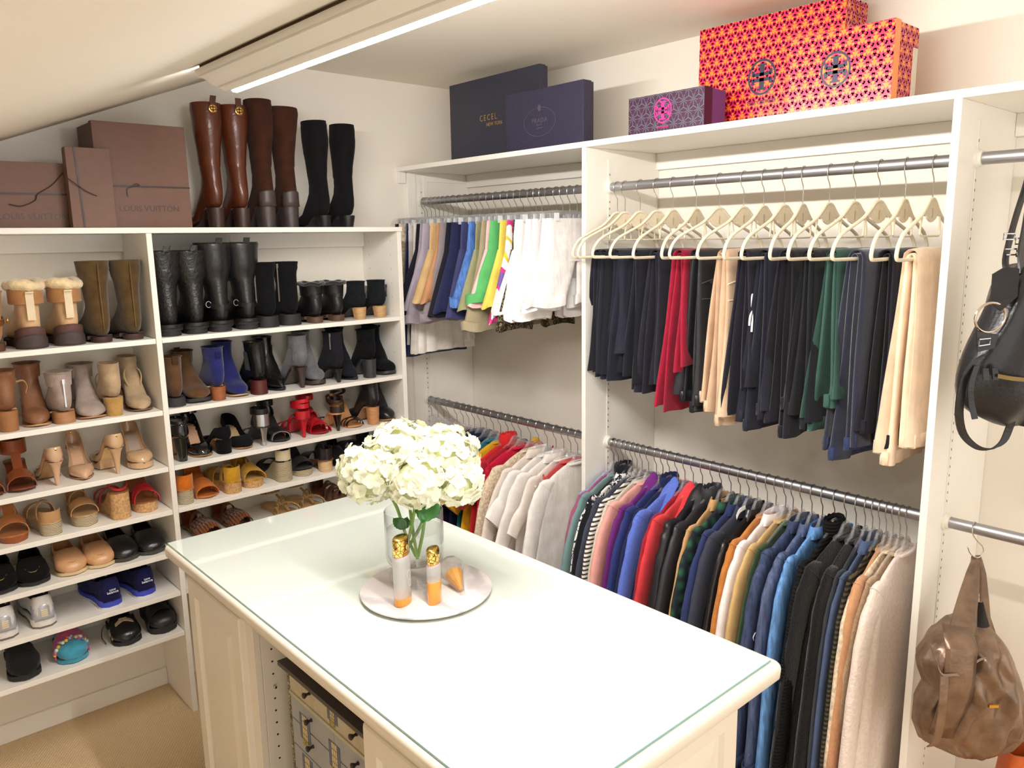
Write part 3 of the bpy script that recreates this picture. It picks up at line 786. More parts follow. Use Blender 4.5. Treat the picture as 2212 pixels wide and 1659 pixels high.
a = sandal('strappy dark brown stiletto sandal with tan footbed', DB, .085, patent((18, 16, 16)), [dict(t=.72, wid=.006, h=.034, skew=.02), dict(t=.76, wid=.006, h=.034, skew=-.02), dict(t=.84, wid=.006, h=.028, skew=.012), dict(t=.88, wid=.006, h=.026, skew=-.012)],
           fm=leather((196, 142, 92)), hk=STIL, ankle=dict(z=.145, yf=.095, yb=.004, hw=.033, wid=.010, tilt=.008), counter=dict(h=.03), L=.23)
loop(a, metalm((120, 88, 62), .35), .135, .09, .0, .036, .012, .002, .02, name='buckle_strap')
pp(a, 'strappy brown sandals', 738, 773, .05, -.14, L=.23)
a = ankle_boot('black leather open-heel bootie with pale wooden heel', leather((28, 28, 32), .3), stackwood((190, 136, 88)), .18, .082, hk=dict(wt=.027, lt=.046, wb=.024, lb=.04, yb=.004), sm=leather((170, 122, 80)), q=.8, open_w=.04, seed=31, L=.23)
pp(a, 'black booties with pale wooden heels', 815, 846, .08, -.08, L=.23)

# ---------- right bay, fourth shelf
z = SH[3]
ORG = suede((206, 112, 30))
a = sandal('orange suede slide with rope-wrapped block heel', ORG, .062, rope((222, 206, 170)), [dict(t=.74, wid=.075, h=.05)], fm=leather((196, 120, 60)), hk=dict(wt=.03, lt=.055, wb=.03, lb=.05, yb=.002), counter=dict(h=.055), L=.225)
pp(a, 'orange suede slides', 408, 454, .0, -.10, L=.225)
YEL = suede((198, 148, 34))
a = sandal('mustard yellow sandal on low cork wedge', YEL, .05, cork((196, 152, 100)), [dict(t=.72, wid=.06, h=.05, skew=.02), dict(t=.78, wid=.05, h=.046, skew=-.02), dict(t=.3, wid=.02, h=.06)], plat=.03, wedge=True, counter=dict(h=.06), L=.23)
pp(a, 'mustard yellow sandals', 511, 556, .10, -.12, L=.23)
BC = cloth((28, 27, 29))
a = sandal('black canvas espadrille with tall rope wedge', BC, .092, rope((214, 196, 160)), [dict(t=.78, wid=.05, h=.04)], plat=.028, wedge=True, counter=dict(h=.045, m=cloth((206, 190, 160))), ankle=dict(z=.15, yf=.095, yb=.004, hw=.033, wid=.008, m=BC), L=.225)
pp(a, 'black rope wedge espadrilles', 622, 664, .12, -.14, L=.225)
a = sandal('black leather mule with pale wooden block heel', leather((34, 30, 34), .25), .055, stackwood((212, 176, 132)), [dict(t=.68, wid=.085, h=.06), dict(t=.25, wid=.03, h=.065)], fm=leather((120, 80, 52)), hk=dict(wt=.03, lt=.05, wb=.028, lb=.045, yb=.002), counter=dict(h=.05), L=.23)
pp(a, 'black mules with wooden heels', 712, 752, .06, -.14, L=.23)
a = sandal('charcoal felt clog sandal on cork sole', cloth((40, 40, 48)), .04, cork((186, 138, 92)), [dict(t=.7, wid=.09, h=.055)], plat=.025, wedge=True, counter=dict(h=.05), L=.235)
pp(a, 'charcoal clog sandals', 792, 832, .10, -.12, L=.235)

# ---------- right bay, fifth shelf
z = SH[4]
FR = suede((128, 72, 36))
def fringe(lab):
    t = sandal(lab, FR, .016, None, [dict(t=.75, wid=.05, h=.045), dict(t=.45, wid=.02, h=.07)], fm=leather((146, 92, 52)), plat=.012, L=.235, counter=dict(h=.06))
    for k in range(4):
        q = .60+.1*k
        b = MB(); la = Last(.235, .016, .012)
        for j in range(9):
            a0 = .12+j*(PI-.24)/9; a1 = a0+(PI-.24)/9*.8
            rings = [[((la.w(q)*1.12)*math.cos(x), .235*q+o, la.zb(q)+.05*max(.1, math.sin(x))**.75+zz) for x in (a0, a1)] for o, zz in ((-.012, .006), (.012, .002), (.032, -.010))]
            b.loft(rings, closed=False)
        b.build('fringe', FR, t, solid=.0015)
    MB().tube(spline([(.02, .10, .08), (.05, .08, .11), (.075, .03, .09), (.06, -.01, .05)], 14), .0018, 6).build('ankle_tie', FR, t)
    return t
a = fringe('tan brown suede fringed flat sandal beside the divider')
pair(a, z, 462, 'toe', 530, 'toe', 'tan brown suede fringed flat sandal next to the braided sandals', 'brown fringed sandals', .35, .42, dy0=.03, dy1=.05, L=.235)
BRD = wave_mat('braid', (196, 160, 108), (150, 112, 66), .006, 'X', .8, bump=.8)
def braided(lab):
    t = sandal(lab, BRD, .016, None, [dict(t=.6, wid=.010, h=.06, skew=.03, th=.006), dict(t=.78, wid=.010, h=.045, skew=-.03, th=.006)], fm=leather((198, 160, 104)), plat=.014, L=.24, sm=leather((206, 170, 112)), ankle=dict(z=.075, yf=.10, yb=-.005, hw=.036, wid=.008, tilt=.012))
    MB().band(spline([(0, .20, .024), (.004, .15, .06), (0, .10, .075)], 8), (.010, 0, 0), .005).build('thong_strap', BRD, t)
    return t
a = braided('beige braided strap flat sandal beside the fringed sandals')
pair(a, z, 636, 'toe', 690, 'toe', 'beige braided strap flat sandal beside the dark woven sandal', 'beige braided sandals', .30, .36, dy0=.03, dy1=.04, L=.24)
t = sandal('dark brown woven flat sandal behind the hydrangeas', leather((84, 50, 34)), .018, None, [dict(t=.5+.09*k, wid=.016, h=.06-.006*k, skew=.01*(-1)**k) for k in range(5)], fm=leather((120, 76, 48)), plat=.014, L=.24, counter=dict(h=.05))
put(t, z, 742, 'toe', .06, .3, L=.24)

# ---------- left bay, upper shelf
z = SH[0]-.003
TAN = suede((176, 118, 60))
t = ankle_boot('tan suede buckled ankle boot with dark sole', TAN, stackwood((88, 58, 40)), .20, .03, toe=W_WIDE, open_w=.046, slouch=.01, seed=41, plat=.012, th=.012, name='buckle_boot')
loop(t, leather((120, 70, 36)), .105, .12, -.006, .038, .018, .004, .01, name='strap')
MB().tube([(.042, .01+.008*math.cos(a*PI/5), .105+.010*math.sin(a*PI/5)) for a in range(10)], .0018, 6, closed=True).build('buckle', GOLD, t)
put(t, z, -6, 'heel', .03, 0.)
FUR = mat('shearling', (238, 214, 168), 1., var=.14, vscale=60, bump=1., bscale=90, sheen=.6)
def fur_boot(lab):
    t = S('snow_boot', lab, 'boot'); la = Last(.27, .036, .022, W_WIDE, 1.05); L = la.L
    sh = [(.19, .47*L, .0, .048), (.205, .475*L, -.004, .05)]
    boot_upper(t, la, suede((214, 176, 134), .1), sh, q=1., e=2.6, seed=6)
    sole(t, la, rubber((66, 50, 48)), .024, 0., 1., grow=.006, bot=lambda q: 0.)
    # rubber foxing around the heel, rising to a scalloped rim
    for nm, m_, z0, z1, g, w0 in (('rubber_shell', rubber((92, 62, 56)), .02, .078, .0035, 1.), ('heel_bumper', rubber((70, 58, 56)), .0, .052, .0075, .72)):
        rings = []
        for zz in [lerp(z0, z1, k/4) for k in range(5)]:
            r = []
            for k in range(15):
                u = lerp(-w0, w0, k/14); a = 1.5*PI+u*PI*.62
                drop = (abs(u)/w0)**2*(zz-z0)*.45
                r.append(((.043+g-.06*(zz-.02)*.1)*math.cos(a), .05+(.052+g)*math.sin(a), zz-drop))
            rings.append(r)
        MB().loft(rings, closed=False).build(nm, m_, t, solid=.003)
    boot_cuff = MB().loft([[((.049+g)*math.cos(k*PI/12), .056+(.066+g)*math.sin(k*PI/12), zz) for k in range(24)] for zz, g in ((.152, .0), (.154, .0035), (.18, .004), (.203, .003))], False, False)
    boot_cuff.build('suede_collar', suede((178, 128, 82), .12), t)
    rings = []
    for u in [k*PI/16 for k in range(33)]:
        rr = .019+.003*math.sin(3*u+1)+.002*math.sin(7*u)
        rings.append([((.046+rr*math.cos(v))*math.cos(u), .056+(.063+rr*math.cos(v))*math.sin(u), .216+rr*.95*math.sin(v)+.004*math.sin(2*u)) for v in [k*PI/5 for k in range(10)]])
    MB().loft(rings, False, False).build('shearling_cuff', FUR, t)
    MB().band(spline([(0, -.012, .10), (0, -.013, .14), (0, -.014, .19), (0, -.026, .194)], 10), (.024, 0, 0), .004).build('pull_loop', cloth((228, 208, 178)), t)
    return t
a = fur_boot('tan snow boot with cream shearling cuff beside the buckled boot')
pair(a, z, 76, 'heel', 158, 'heel', 'tan snow boot with cream shearling cuff beside the olive boots', 'snow boots with shearling cuffs', -.05, -.12, dy0=.035, dy1=.035)
a = ankle_boot('olive brown suede slouch boot beside the snow boots', suede((86, 66, 38), .3), stackwood((62, 40, 34)), .29, .024, toe=W_WIDE, open_w=.052, slouch=.012, seed=44, plat=.012, L=.255, th=.012, name='slouch_boot', splay=.008)
MB().box(-.0012, .0012, -.0065, -.003, .05, .28).build('back_seam', suede((112, 88, 54)), a, smooth=False); a.scale = (1.08, 1., 1)
pair(a, z, 228, 'heel', 296, 'heel', 'olive brown suede slouch boot beside the shelf divider', 'olive suede slouch boots', .03, -.05)

# ---------- left bay, second shelf
z = SH[1]-.002
BRN = leather((140, 94, 64), .5, .25)
a = ankle_boot('tan brown leather boot with wrapped block heel and lace ties', BRN, leather((160, 108, 66), .55), .178, .072, hk=dict(wt=.03, lt=.055, wb=.028, lb=.05, yb=.003), sm=leather((196, 150, 104)), open_w=.046, q=.85, seed=51, splay=.006)
MB().band(spline([(.036, .055, .160), (.058, .045, .165), (.066, .03, .15), (.060, .032, .125)], 12), (0, .008, .004), .002).build('lace_bow', suede((186, 152, 100)), a)
pp(a, 'tan brown leather boots', 26, 86, .05, -.28)
TP = suede((168, 150, 140))
a = ankle_boot('taupe suede ankle boot with back zip and stacked heel', TP, stackwood((172, 124, 84)), .168, .042, hk=dict(wt=.033, lt=.075, wb=.034, lb=.074, yb=0), sm=leather((176, 128, 90)), open_w=.047, q=.9, slouch=.008, seed=52, toe=W_WIDE)
zipper(a, .0, -.003, .062, .160)
pp(a, 'taupe suede ankle boots', 147, 205, .08, -.22)
TN = suede((180, 154, 122))
a = ankle_boot('sand suede lace-up shoe with mustard wrapped heel', TN, suede((186, 146, 84)), .155, .07, hk=dict(wt=.031, lt=.06, wb=.026, lb=.048, yb=.004), sm=leather((120, 92, 62)), open_w=.034, q=.78, seed=53, toe=W_ROUND)
for k in range(2): MB().tube(spline([(0, .10, .135), (.02*(-1)**k, .115, .15), (.03*(-1)**k, .13, .125), (.022*(-1)**k, .145, .09)], 12), .003, 6, flat=.5).build('lace', suede((190, 166, 118)), a)
MB().loft([[(.022*math.cos(u)*r, .118+.018*math.sin(u)*r, .108+.012*math.sin(u)*-r+.004) for u in [k*PI/8 for k in range(16)]] for r in (1., .05)]).build('tongue_opening', mat('shoe_inside', (26, 20, 16), .9), a)
pp(a, 'sand suede lace-up shoes', 255, 311, .0, -.18)

# ---------- left bay, third shelf
z = SH[2]
CGN = leather((140, 72, 40), .25)
a = sandal('cognac leather open-toe sandal with wide ankle cuff', CGN, .07, leather((60, 36, 26)), [dict(t=.78, wid=.06, h=.05)], fm=leather((120, 58, 32)), hk=dict(wt=.029, lt=.05, wb=.027, lb=.045, yb=.002), ankle=dict(z=.132, yf=.11, yb=-.004, hw=.04, wid=.05, th=.003), L=.24, plat=.010)
MB().band(spline([(0, .16, .055), (0, .13, .085), (0, .108, .12)], 8), (.03, 0, 0), .003).build('instep_strap', CGN, a)
b_ = copy_tree(a)
put(a, z, 52, 'toe', .035, -.22, lab='cognac leather open-toe sandal with wide ankle cuff beside the nude pumps', grp='cognac cuff sandals', L=.24)
put(b_, z, -20, 'toe', .03, -.2, lab='cognac leather open-toe sandal with wide cuff, away from the pumps', grp='cognac cuff sandals', L=.24)
ND = patent((212, 172, 138))
a = pump('nude patent pump with slim heel and gold stud', ND, .088, toe=W_POINT, tap=GOLD, im=leather((226, 184, 150)))
MB().box(-.006, .006, .045, .075, .0905, .0912).build('insole_label', cloth((240, 236, 228)), a, smooth=False)
pp(a, 'nude patent pumps', 130, 186, .12, -.24, L=.235)
a = pump('nude patent platform pump with tall heel', patent((208, 170, 130)), .10, plat=.02, tap=GOLD, im=leather((196, 180, 166)), sm=leather((222, 186, 130)))
pp(a, 'nude platform pumps', 261, 313, .10, -.2, L=.235)

# ---------- left bay, fourth shelf
z = SH[3]
TL = leather((182, 114, 62), .4)
t = sandal('tan leather slide sandal with two wide bands', TL, .03, None, [dict(t=.74, wid=.055, h=.05), dict(t=.30, wid=.05, h=.075)], fm=TL, plat=.022, L=.245, wedge=True, wm=leather((150, 82, 40)))
MB().band(spline([(0, .17, .06), (0, .13, .085), (0, .09, .105)], 8), (.036, 0, 0), .003).build('instep_strap', TL, t)
put(t, z, 36, 'toe', .03, -.16, grp='tan leather slide sandals', L=.245)
ES = leather((188, 144, 98), .5)
a = sandal('tan slingback sandal on rope platform', ES, .048, stackwood((200, 160, 96)), [dict(t=.74, wid=.05, h=.045), dict(t=.35, wid=.018, h=.06, tilt=.02)], fm=leather((196, 160, 108)), plat=.036, wedge=True, wm=rope((220, 202, 168)), counter=dict(h=.04), L=.24)
pp(a, 'tan rope platform sandals', 118, 191, .16, -.18, L=.24)
CK = cork((202, 158, 108))
a = sandal('cork wedge sandal with crossed red straps', leather((190, 36, 44), .35), .105, CK, [dict(t=.74, wid=.020, h=.05, skew=.03), dict(t=.78, wid=.020, h=.046, skew=-.03), dict(t=.66, wid=.016, h=.058, skew=.012)], fm=leather((150, 92, 54)), plat=.036, wedge=True, wm=CK, L=.23, ankle=dict(z=.135, yf=.10, yb=.0, hw=.034, wid=.008, tilt=.02))
pp(a, 'cork wedge sandals with red straps', 268, 324, .0, -.12, L=.23)

# ---------- left bay, fifth shelf: loafers, toes out
z = SH[4]
def moc(lab, m, sm, name='loafer', stitch=None, hl=None, apron=True, L=.25):
    t, la = low_shoe(lab, m, sm, hh=.014, plat=.010, vamp=.5, L=L, name=name, hl=hl or [(0, .052), (.1, .048), (.35, .040), (.46, .046), (.54, .058), (.7, .052), (.85, .042), (.95, .03), (1, .014)])
    if apron:
        b = MB(); pts = []
        for k in range(17):
            u = -1+2*k/16; q = .93-.33*abs(u)**2.2
            x = la.w(q)*.72*u/ max(.35, abs(u)**.25) if u else 0
            pts.append((x, L*q, la.zb(q)+interp(q, [(.5, .056), (.6, .054), (.7, .050), (.85, .041), (.93, .032)])+.001-.012*abs(u)**3*(1 if q < .8 else .4)))
        MB().tube(pts, .0028, 6).build('apron_seam', stitch or m, t)
    return t
a = moc('black suede driving moccasin with gold stitching', suede((20, 18, 20)), RBLK, 'moccasin', stitch=mat('gold_thread', (150, 120, 60), .5))
pair(a, z, 4, 'toe', 76, 'toe', 'black suede driving moccasin with gold stitching beside the tan loafers', 'black suede driving moccasins', -.42, -.40, dy0=.03, dy1=.03, L=.25)
a['label'] = 'black suede driving moccasin with gold stitching, away from the tan loafers'
a = moc('tan leather driving loafer beside the black moccasins', leather((212, 162, 118), .35, .1), leather((222, 196, 150)), stitch=leather((176, 116, 72)))
pair(a, z, 162, 'toe', 224, 'toe', 'tan leather driving loafer beside the black leather loafers', 'tan leather driving loafers', -.12, -.18, dy0=.03, dy1=.03, L=.25)
a = moc('black leather loafer with nubby sole beside the tan loafers', leather((22, 22, 25), .3), rubber((70, 68, 62)))
pair(a, z, 277, 'toe', 334, 'toe', 'black leather loafer with nubby sole beside the shelf divider', 'black leather loafers', -.14, -.25, dy0=.03, dy1=.03, L=.25)

# ---------- left bay, sixth shelf: sneakers, heels out
z = SH[5]
def sneaker(lab, m, mid, out, tabm, L=.27, text=None, ht=.085):
    t, la = low_shoe(lab, m, mid, hh=.03, plat=.02, vamp=.62, L=L, name='sneaker', e=2.8, sb=.007, im=cloth((70, 70, 80)), hl=[(0, ht), (.05, ht*.94), (.2, .062), (.4, .062), (.55, .072), (.66, .060), (.8, .046), (.94, .036), (1, .016)])
    MB().loft([[(s_*(la.w(q)+.0035), la.L*q, zz) for s_, zz in ((-1, 0), (1, 0), (1, .0068), (-1, .0068))] for q in [k/14 for k in range(15)]]).build('outsole', out, t, angle=.9)
    b = MB()
    rings = []
    for zz, g in ((.032, .0035), (.055, .003), (.08, .0025), (.092, .0)):
        rings.append([((.034+g)*math.cos(PI+PI*k/12), .032+(.034+g)*math.sin(PI+PI*k/12), zz+.010*math.cos(PI*k/12)**2*-1) for k in range(13)])
    b.loft(rings, closed=False).build('heel_counter', tabm, t, solid=.002)
    MB().band(spline([(0, .17, .080), (0, .14, .098), (0, .10, .118)], 8), (.045, 0, 0), .005).build('tongue', m, t)
    for k in range(4): strap(t, la, cloth((226, 226, 228)), .44+.05*k, .006, .07-.004*k, .003, name='lace', a0=.9, a1=PI-.9)
    if text:
        for i, wd in enumerate(text):
            lettering('heel_lettering', wd, cloth((236, 238, 244)), .0135, t, Matrix.Translation((0, -.0085, .076-.010*i)) @ Matrix.Rotation(PI/2, 4, 'X'), depth=.0012)
    return t
a = sneaker('white and silver running sneaker with striped heel tab', mat('mesh_white', (222, 220, 220), .6, var=.06, vscale=40, bump=.3, bscale=300), rubber((226, 222, 216)), rubber((120, 100, 92)), mat('silver_synthetic', (196, 198, 210), .35, metal=.4))
for k in range(4): MB().box(-.010, .010, -.006, -.003, .045+k*.007, .049+k*.007).build('heel_tab_rib', rubber((236, 220, 176)), a, smooth=False)
pair(a, z, 16, 'heel', 100, 'heel', 'white and silver running sneaker beside the empty shelf space', 'white running sneakers', -.06, -.06, dy0=.03, dy1=.035, L=.27)
a['label'] = 'white and silver running sneaker with striped heel tab, further from the navy sneakers'
NV = suede((30, 32, 76))
a = sneaker('navy suede sneaker with white heel lettering beside empty shelf space', NV, mat('foam_blue', (62, 74, 190), .7), rubber((224, 222, 220)), NV, text=('new', 'balance'))
pair(a, z, 246, 'heel', 320, 'heel', 'navy suede sneaker with white heel lettering beside the shelf divider', 'navy suede sneakers', .22, .22, dy0=.03, dy1=.04, L=.27)

# ---------- left bay, lowest shelf
z = SH[6]
t, la = low_shoe('fuzzy black slipper on the lowest shelf', mat('black_fur', (12, 11, 12), 1., var=.3, vscale=120, bump=1., bscale=160, sheen=.08), RBLK, hh=.018, plat=.016, vamp=.42, L=.265, name='slipper', hl=[(0, .05), (.2, .05), (.4, .07), (.55, .082), (.75, .07), (.92, .05), (1, .024)])
put(t, z, 60, 'toe', .02, -.1, L=.265)
FT = mat('felt_turquoise', (62, 150, 176), .95, var=.14, vscale=50, bump=.5, bscale=200, sheen=.3)
FP = mat('felt_pink', (206, 84, 140), .95, var=.14, vscale=50, bump=.5, bscale=200, sheen=.3)
t, la = low_shoe('turquoise and pink felt slipper with coloured bead trim', FT, FT, hh=.014, plat=.012, vamp=.44, L=.25, name='slipper', hl=[(0, .07), (.2, .07), (.4, .075), (.55, .078), (.75, .062), (.92, .044), (1, .02)])
strap(t, la, FP, .70, .06, .074, .005, name='felt_band', wx=1.14)
R_ = random.Random(5)
for k in range(26):
    a_ = .15+(PI-.3)*k/25; q = .72+R_.uniform(-.05, .05)
    c_ = ((236, 196, 70), (226, 98, 130), (150, 190, 200), (236, 236, 226), (96, 120, 150))[k % 5]
    MB().ball((la.w(.72)*1.16*math.cos(a_), la.L*(q+.085), la.zb(q)+.066*math.sin(a_)**.75+.004), .0068, 5).build('bead', mat('bead_'+cname(c_), c_, .35), t)
put(t, z, 164, 'toe', .03, -.16, L=.25)
t, la = low_shoe('black leather ballerina with cream snakeskin crossed straps', leather((24, 22, 24), .28), RBLK, hh=.02, plat=.012, vamp=.62, L=.245, name='flat_shoe')
SNK = mat('snakeskin', (214, 200, 170), .5, var=.25, vscale=60, bump=.5, bscale=80)
for sk in (.02, -.02): strap(t, la, SNK, .66, .018, .062, .003, skew=sk, name='cross_strap')
MB().band(spline([(.036, .12, .05), (.06, .10, .04), (.075, .13, .012), (.07, .18, .003)], 12), (0, .008, .003), .002).build('loose_strap', leather((24, 22, 24), .28), t)
put(t, z, 282, 'toe', .03, -.16, L=.245)
t, la = low_shoe('chunky black leather strapped shoe on the lowest shelf', leather((28, 27, 30), .4), RBLK, hh=.026, plat=.02, vamp=.5, L=.255, name='strapped_shoe')
for q in (.46, .6, .74): strap(t, la, leather((34, 33, 36), .45), q, .026, .075-.03*(q-.46), .004, skew=.012, wx=1.08)
put(t, z, 360, 'toe', .03, -.14, L=.255)
# ================================================================ hangers and clothes
try: SC.cycles.transparent_max_bounces = 32
except Exception: pass
CLEAR = thinclear_mat('clear_plastic', (.99, .99, .993), .03, .15, .10)
WIRE = metalm((190, 186, 182), .22)
IVORY = mat('flocked_ivory', (226, 212, 184), .85, var=.05, vscale=80, bump=.15, bscale=300, sheen=.3)
HOOK = [(.0175, -.010), (.0192, 0), (.0166, .0096), (.0096, .0166), (0, .0192), (-.0096, .0166), (-.0166, .0096), (-.0192, 0), (-.0185, -.014), (-.014, -.027), (-.004, -.040), (0, -.048), (0, -.085)]
def hook(par, drop=0.):
    return MB().tube([(x, 0, z if z > -.08 else z-drop) for x, z in HOOK], .0016, 6).build('hook', WIRE, par)
def proto(fn):
    cache = {}
    def get(label, group, loc, rz):
        if 'o' not in cache:
            cache['o'] = o = fn(); cache['n'] = 0
        else: o = copy_tree(cache['o'])
        o['label'] = label; o['group'] = group; o.location = loc; o.rotation_euler = (0, 0, rz)
        return o
    return get
def mk_clear():
    t = thing('clear_hanger', '', 'hanger'); hook(t)
    half = spline([(-.205, 0, -.200), (-.19, 0, -.186), (-.13, 0, -.154), (-.068, 0, -.124), (-.036, 0, -.110), (-.022, 0, -.094), (-.012, 0, -.083), (0, 0, -.081)], 22)
    path = half+[Vector((-p.x, 0, p.z)) for p in reversed(half[:-1])]
    MB().tube(path, .0052, 8, flat=1.2, up=(0, 0, 1)).build('arms', CLEAR, t)
    c = spline([(-.075, 0, -.132), (-.035, 0, -.146), (0, 0, -.150), (.035, 0, -.146), (.075, 0, -.132)], 13)
    MB().tube(c, .0045, 6).build('crown', CLEAR, t)
    MB().poly([(-.022, -.003, -.118), (.022, -.003, -.118), (.014, -.003, -.084), (-.014, -.003, -.084)], (0, .006, 0)).build('neck', CLEAR, t, smooth=False)
    return t
clear_hanger = proto(mk_clear)
def mk_ivory():
    t = thing('flocked_hanger', '', 'hanger'); hook(t, .01)
    half = spline([(0, 0, -.098), (-.018, 0, -.103), (-.042, 0, -.124), (-.075, 0, -.148), (-.13, 0, -.172), (-.175, 0, -.193), (-.200, 0, -.218), (-.211, 0, -.245), (-.206, 0, -.258), (-.19, 0, -.261), (-.1, 0, -.261), (0, 0, -.261)], 40)
    path = half+[Vector((-p.x, 0, p.z)) for p in reversed(half[1:-1])]
    MB().tube(path, .0056, 8, closed=True, flat=.9, up=(0, 0, 1)).build('frame', IVORY, t)
    cr = [(0, -.096), (-.02, -.101), (-.046, -.124), (-.060, -.139), (-.046, -.146), (-.04, -.139), (-.03, -.152), (-.012, -.160), (0, -.162)]
    cr = cr+[(-x, z) for x, z in reversed(cr[1:-1])]
    MB().poly([(x, -.0022, z) for x, z in cr], (0, .0044, 0)).build('crown_plate', IVORY, t, smooth=False)
    MB().box(-.003, .003, -.0032, .0032, -.150, -.124).build('notch', mat('notch_shade', (196, 176, 140), .8), t, smooth=False)
    tb = [(-.062, 0, -.146), (-.068, 0, -.172), (-.070, 0, -.195), (-.062, 0, -.200), (0, 0, -.200), (.062, 0, -.200), (.070, 0, -.195), (.068, 0, -.172), (.062, 0, -.146)]
    MB().tube(tb, .0028, 6).build('tie_bar', IVORY, t)
    return t
ivory_hanger = proto(mk_ivory)
def mk_clip():
    t = thing('clip_hanger', '', 'hanger'); hook(t)
    MB().tube(spline([(-.178, 0, -.116), (-.170, 0, -.098), (-.14, 0, -.088), (0, 0, -.085), (.14, 0, -.088), (.170, 0, -.098), (.178, 0, -.116)], 24), .0042, 8, flat=1.5, up=(0, 0, 1)).build('bar', thinclear_mat('clear_bar', (.99, .99, .993), .04, .1, .03), t)
    for sx in (-.125, .125):
        c = MB().poly([(sx-.017, -.011, -.082), (sx+.017, -.011, -.082), (sx+.020, -.004, -.128), (sx-.020, -.004, -.128)], (0, .004, 0))
        c.poly([(sx-.017, .007, -.082), (sx+.017, .007, -.082), (sx+.020, .001, -.128), (sx-.020, .001, -.128)], (0, .004, 0))
        c.build('clip', thinclear_mat('clear_clip', (.985, .988, .992), .14, .1, .08), t, smooth=False)
        MB().box(sx-.012, sx+.012, -.0155, -.0125, -.122, -.092).build('clip_plate', paint((226, 228, 232), .3), t, smooth=False)
        MB().tube([(sx, -.012, -.1), (sx, -.009, -.092), (sx, 0, -.088), (sx, .009, -.092), (sx, .012, -.1)], .0022, 6).build('spring', CHROME, t)
    return t
clip_hanger = proto(mk_clip)

def sup(a, e):
    c, s_ = math.cos(a), math.sin(a)
    return math.copysign(abs(c)**(2/e), c), math.copysign(abs(s_)**(2/e), s_)
def torso(par, m, ln, th, seed, w=.2, flare=.02, neckw=.062, name='body', slope=.066, quilt=0., swing=0.):
    R = random.Random(seed); ph = [R.uniform(0, 6.28) for _ in range(5)]; rings = []; n = 30
    top = -.118
    zs = [0, .006, .02, .035, .05, .065, .08, .1, .13]+[.13+(ln-.13)*k/9 for k in range(1, 10)]
    for d in zs:
        u = min(1, d/slope); hx = lerp(neckw, w, u**.75) if d < slope else w+flare*(d-slope)/(ln-slope)
        ty = th*(.45+.25*min(1, d/.05)+.3*min(1, d/.25))
        if quilt and d > .05: ty *= 1+.28*abs(math.sin(PI*d/quilt)); hx += .008*abs(math.sin(PI*d/quilt))
        ring = []
        for i in range(n):
            a = 2*PI*i/n; c, s_ = sup(a, 2.6)
            x = hx*c; f = min(1, d/.2)
            y = ty*s_+f*th*.22*math.sin(9*x/.2+ph[0]+2*d)+f*th*.16*math.sin(17*x/.2+ph[1]-3*d)
            z = top-d-(.006*math.sin(6*x/.2+ph[2]) if d > ln-.02 else 0)
            ring.append((x+f*.006*math.sin(14*d+ph[3])-swing*.5*min(1, max(0, d-.1)/.5)*(.5-.5*c), y, z))
        rings.append(ring)
    return MB().loft(rings).build(name, m, par, angle=1.3)
def sleeve(par, m, sx, ln, th, seed, w=.2, wd=.055, name='sleeve', quilt=0., swing=.0, flare=0.):
    R = random.Random(seed*7+(3 if sx > 0 else 1)); ph = [R.uniform(0, 6.28) for _ in range(4)]; rings = []; n = 16
    z0 = -.164
    sw = swing if sx < 0 else swing*.35
    pts = spline([(w-.058, z0-.010, 0), (w-.026, z0-.026, 0), (w-.004, z0-.062, 0), (w+.006+sw*.25, z0-.13, 0), (w+.010+sw*.6, z0-.13-(ln-.13)*.4, 0), (w+.006+sw, z0-ln, 0)], 18)
    for i, p in enumerate(pts):
        u = i/17; t = (pts[min(i+1, 17)]-pts[max(i-1, 0)]).normalized(); nx, nz = -t.y, t.x
        hw = interp(u, [(0, .010), (.10, .026), (.24, wd*.82), (.42, wd*.88), (1, wd*.64)])+flare*u; ty = th*lerp(.7, .92, min(1, u*2))
        if quilt: q = abs(math.sin(PI*u*ln/quilt)); hw *= .88+.16*q; ty *= .8+.35*q
        ring = []
        for k in range(n):
            a = 2*PI*k/n; c, s_ = sup(a, 2.2)
            wob = 1+.05*math.sin(3*u*6.28*ln/.3+ph[0]+2*a)*min(1, u*4)
            ring.append((sx*(p.x+nx*hw*c*wob+.004*math.sin(9*u+ph[1])), ty*s_*wob+th*.35*math.sin(3*u+ph[2])*u, p.y+nz*hw*c*wob))
        rings.append(ring)
    if ln > .3:   # turned-in cuff
        last = rings[-1]; cx = sum(p[0] for p in last)/n; cy = sum(p[1] for p in last)/n
        rings.append([(lerp(cx, p[0], .8), lerp(cy, p[1], .8), p[2]+.012) for p in last])
    s_o = MB().loft(rings).build(name, m, par, angle=1.3)
    if ln > .3 and not quilt:
        r4 = rings[4]; ctr = [sum(p[q] for p in r4)/n for q in range(3)]
        MB().tube([[ctr[q]+(p[q]-ctr[q])*1.03 for q in range(3)] for p in r4], .0013, 5, closed=True).build('armhole_seam', m, s_o)
    return s_o
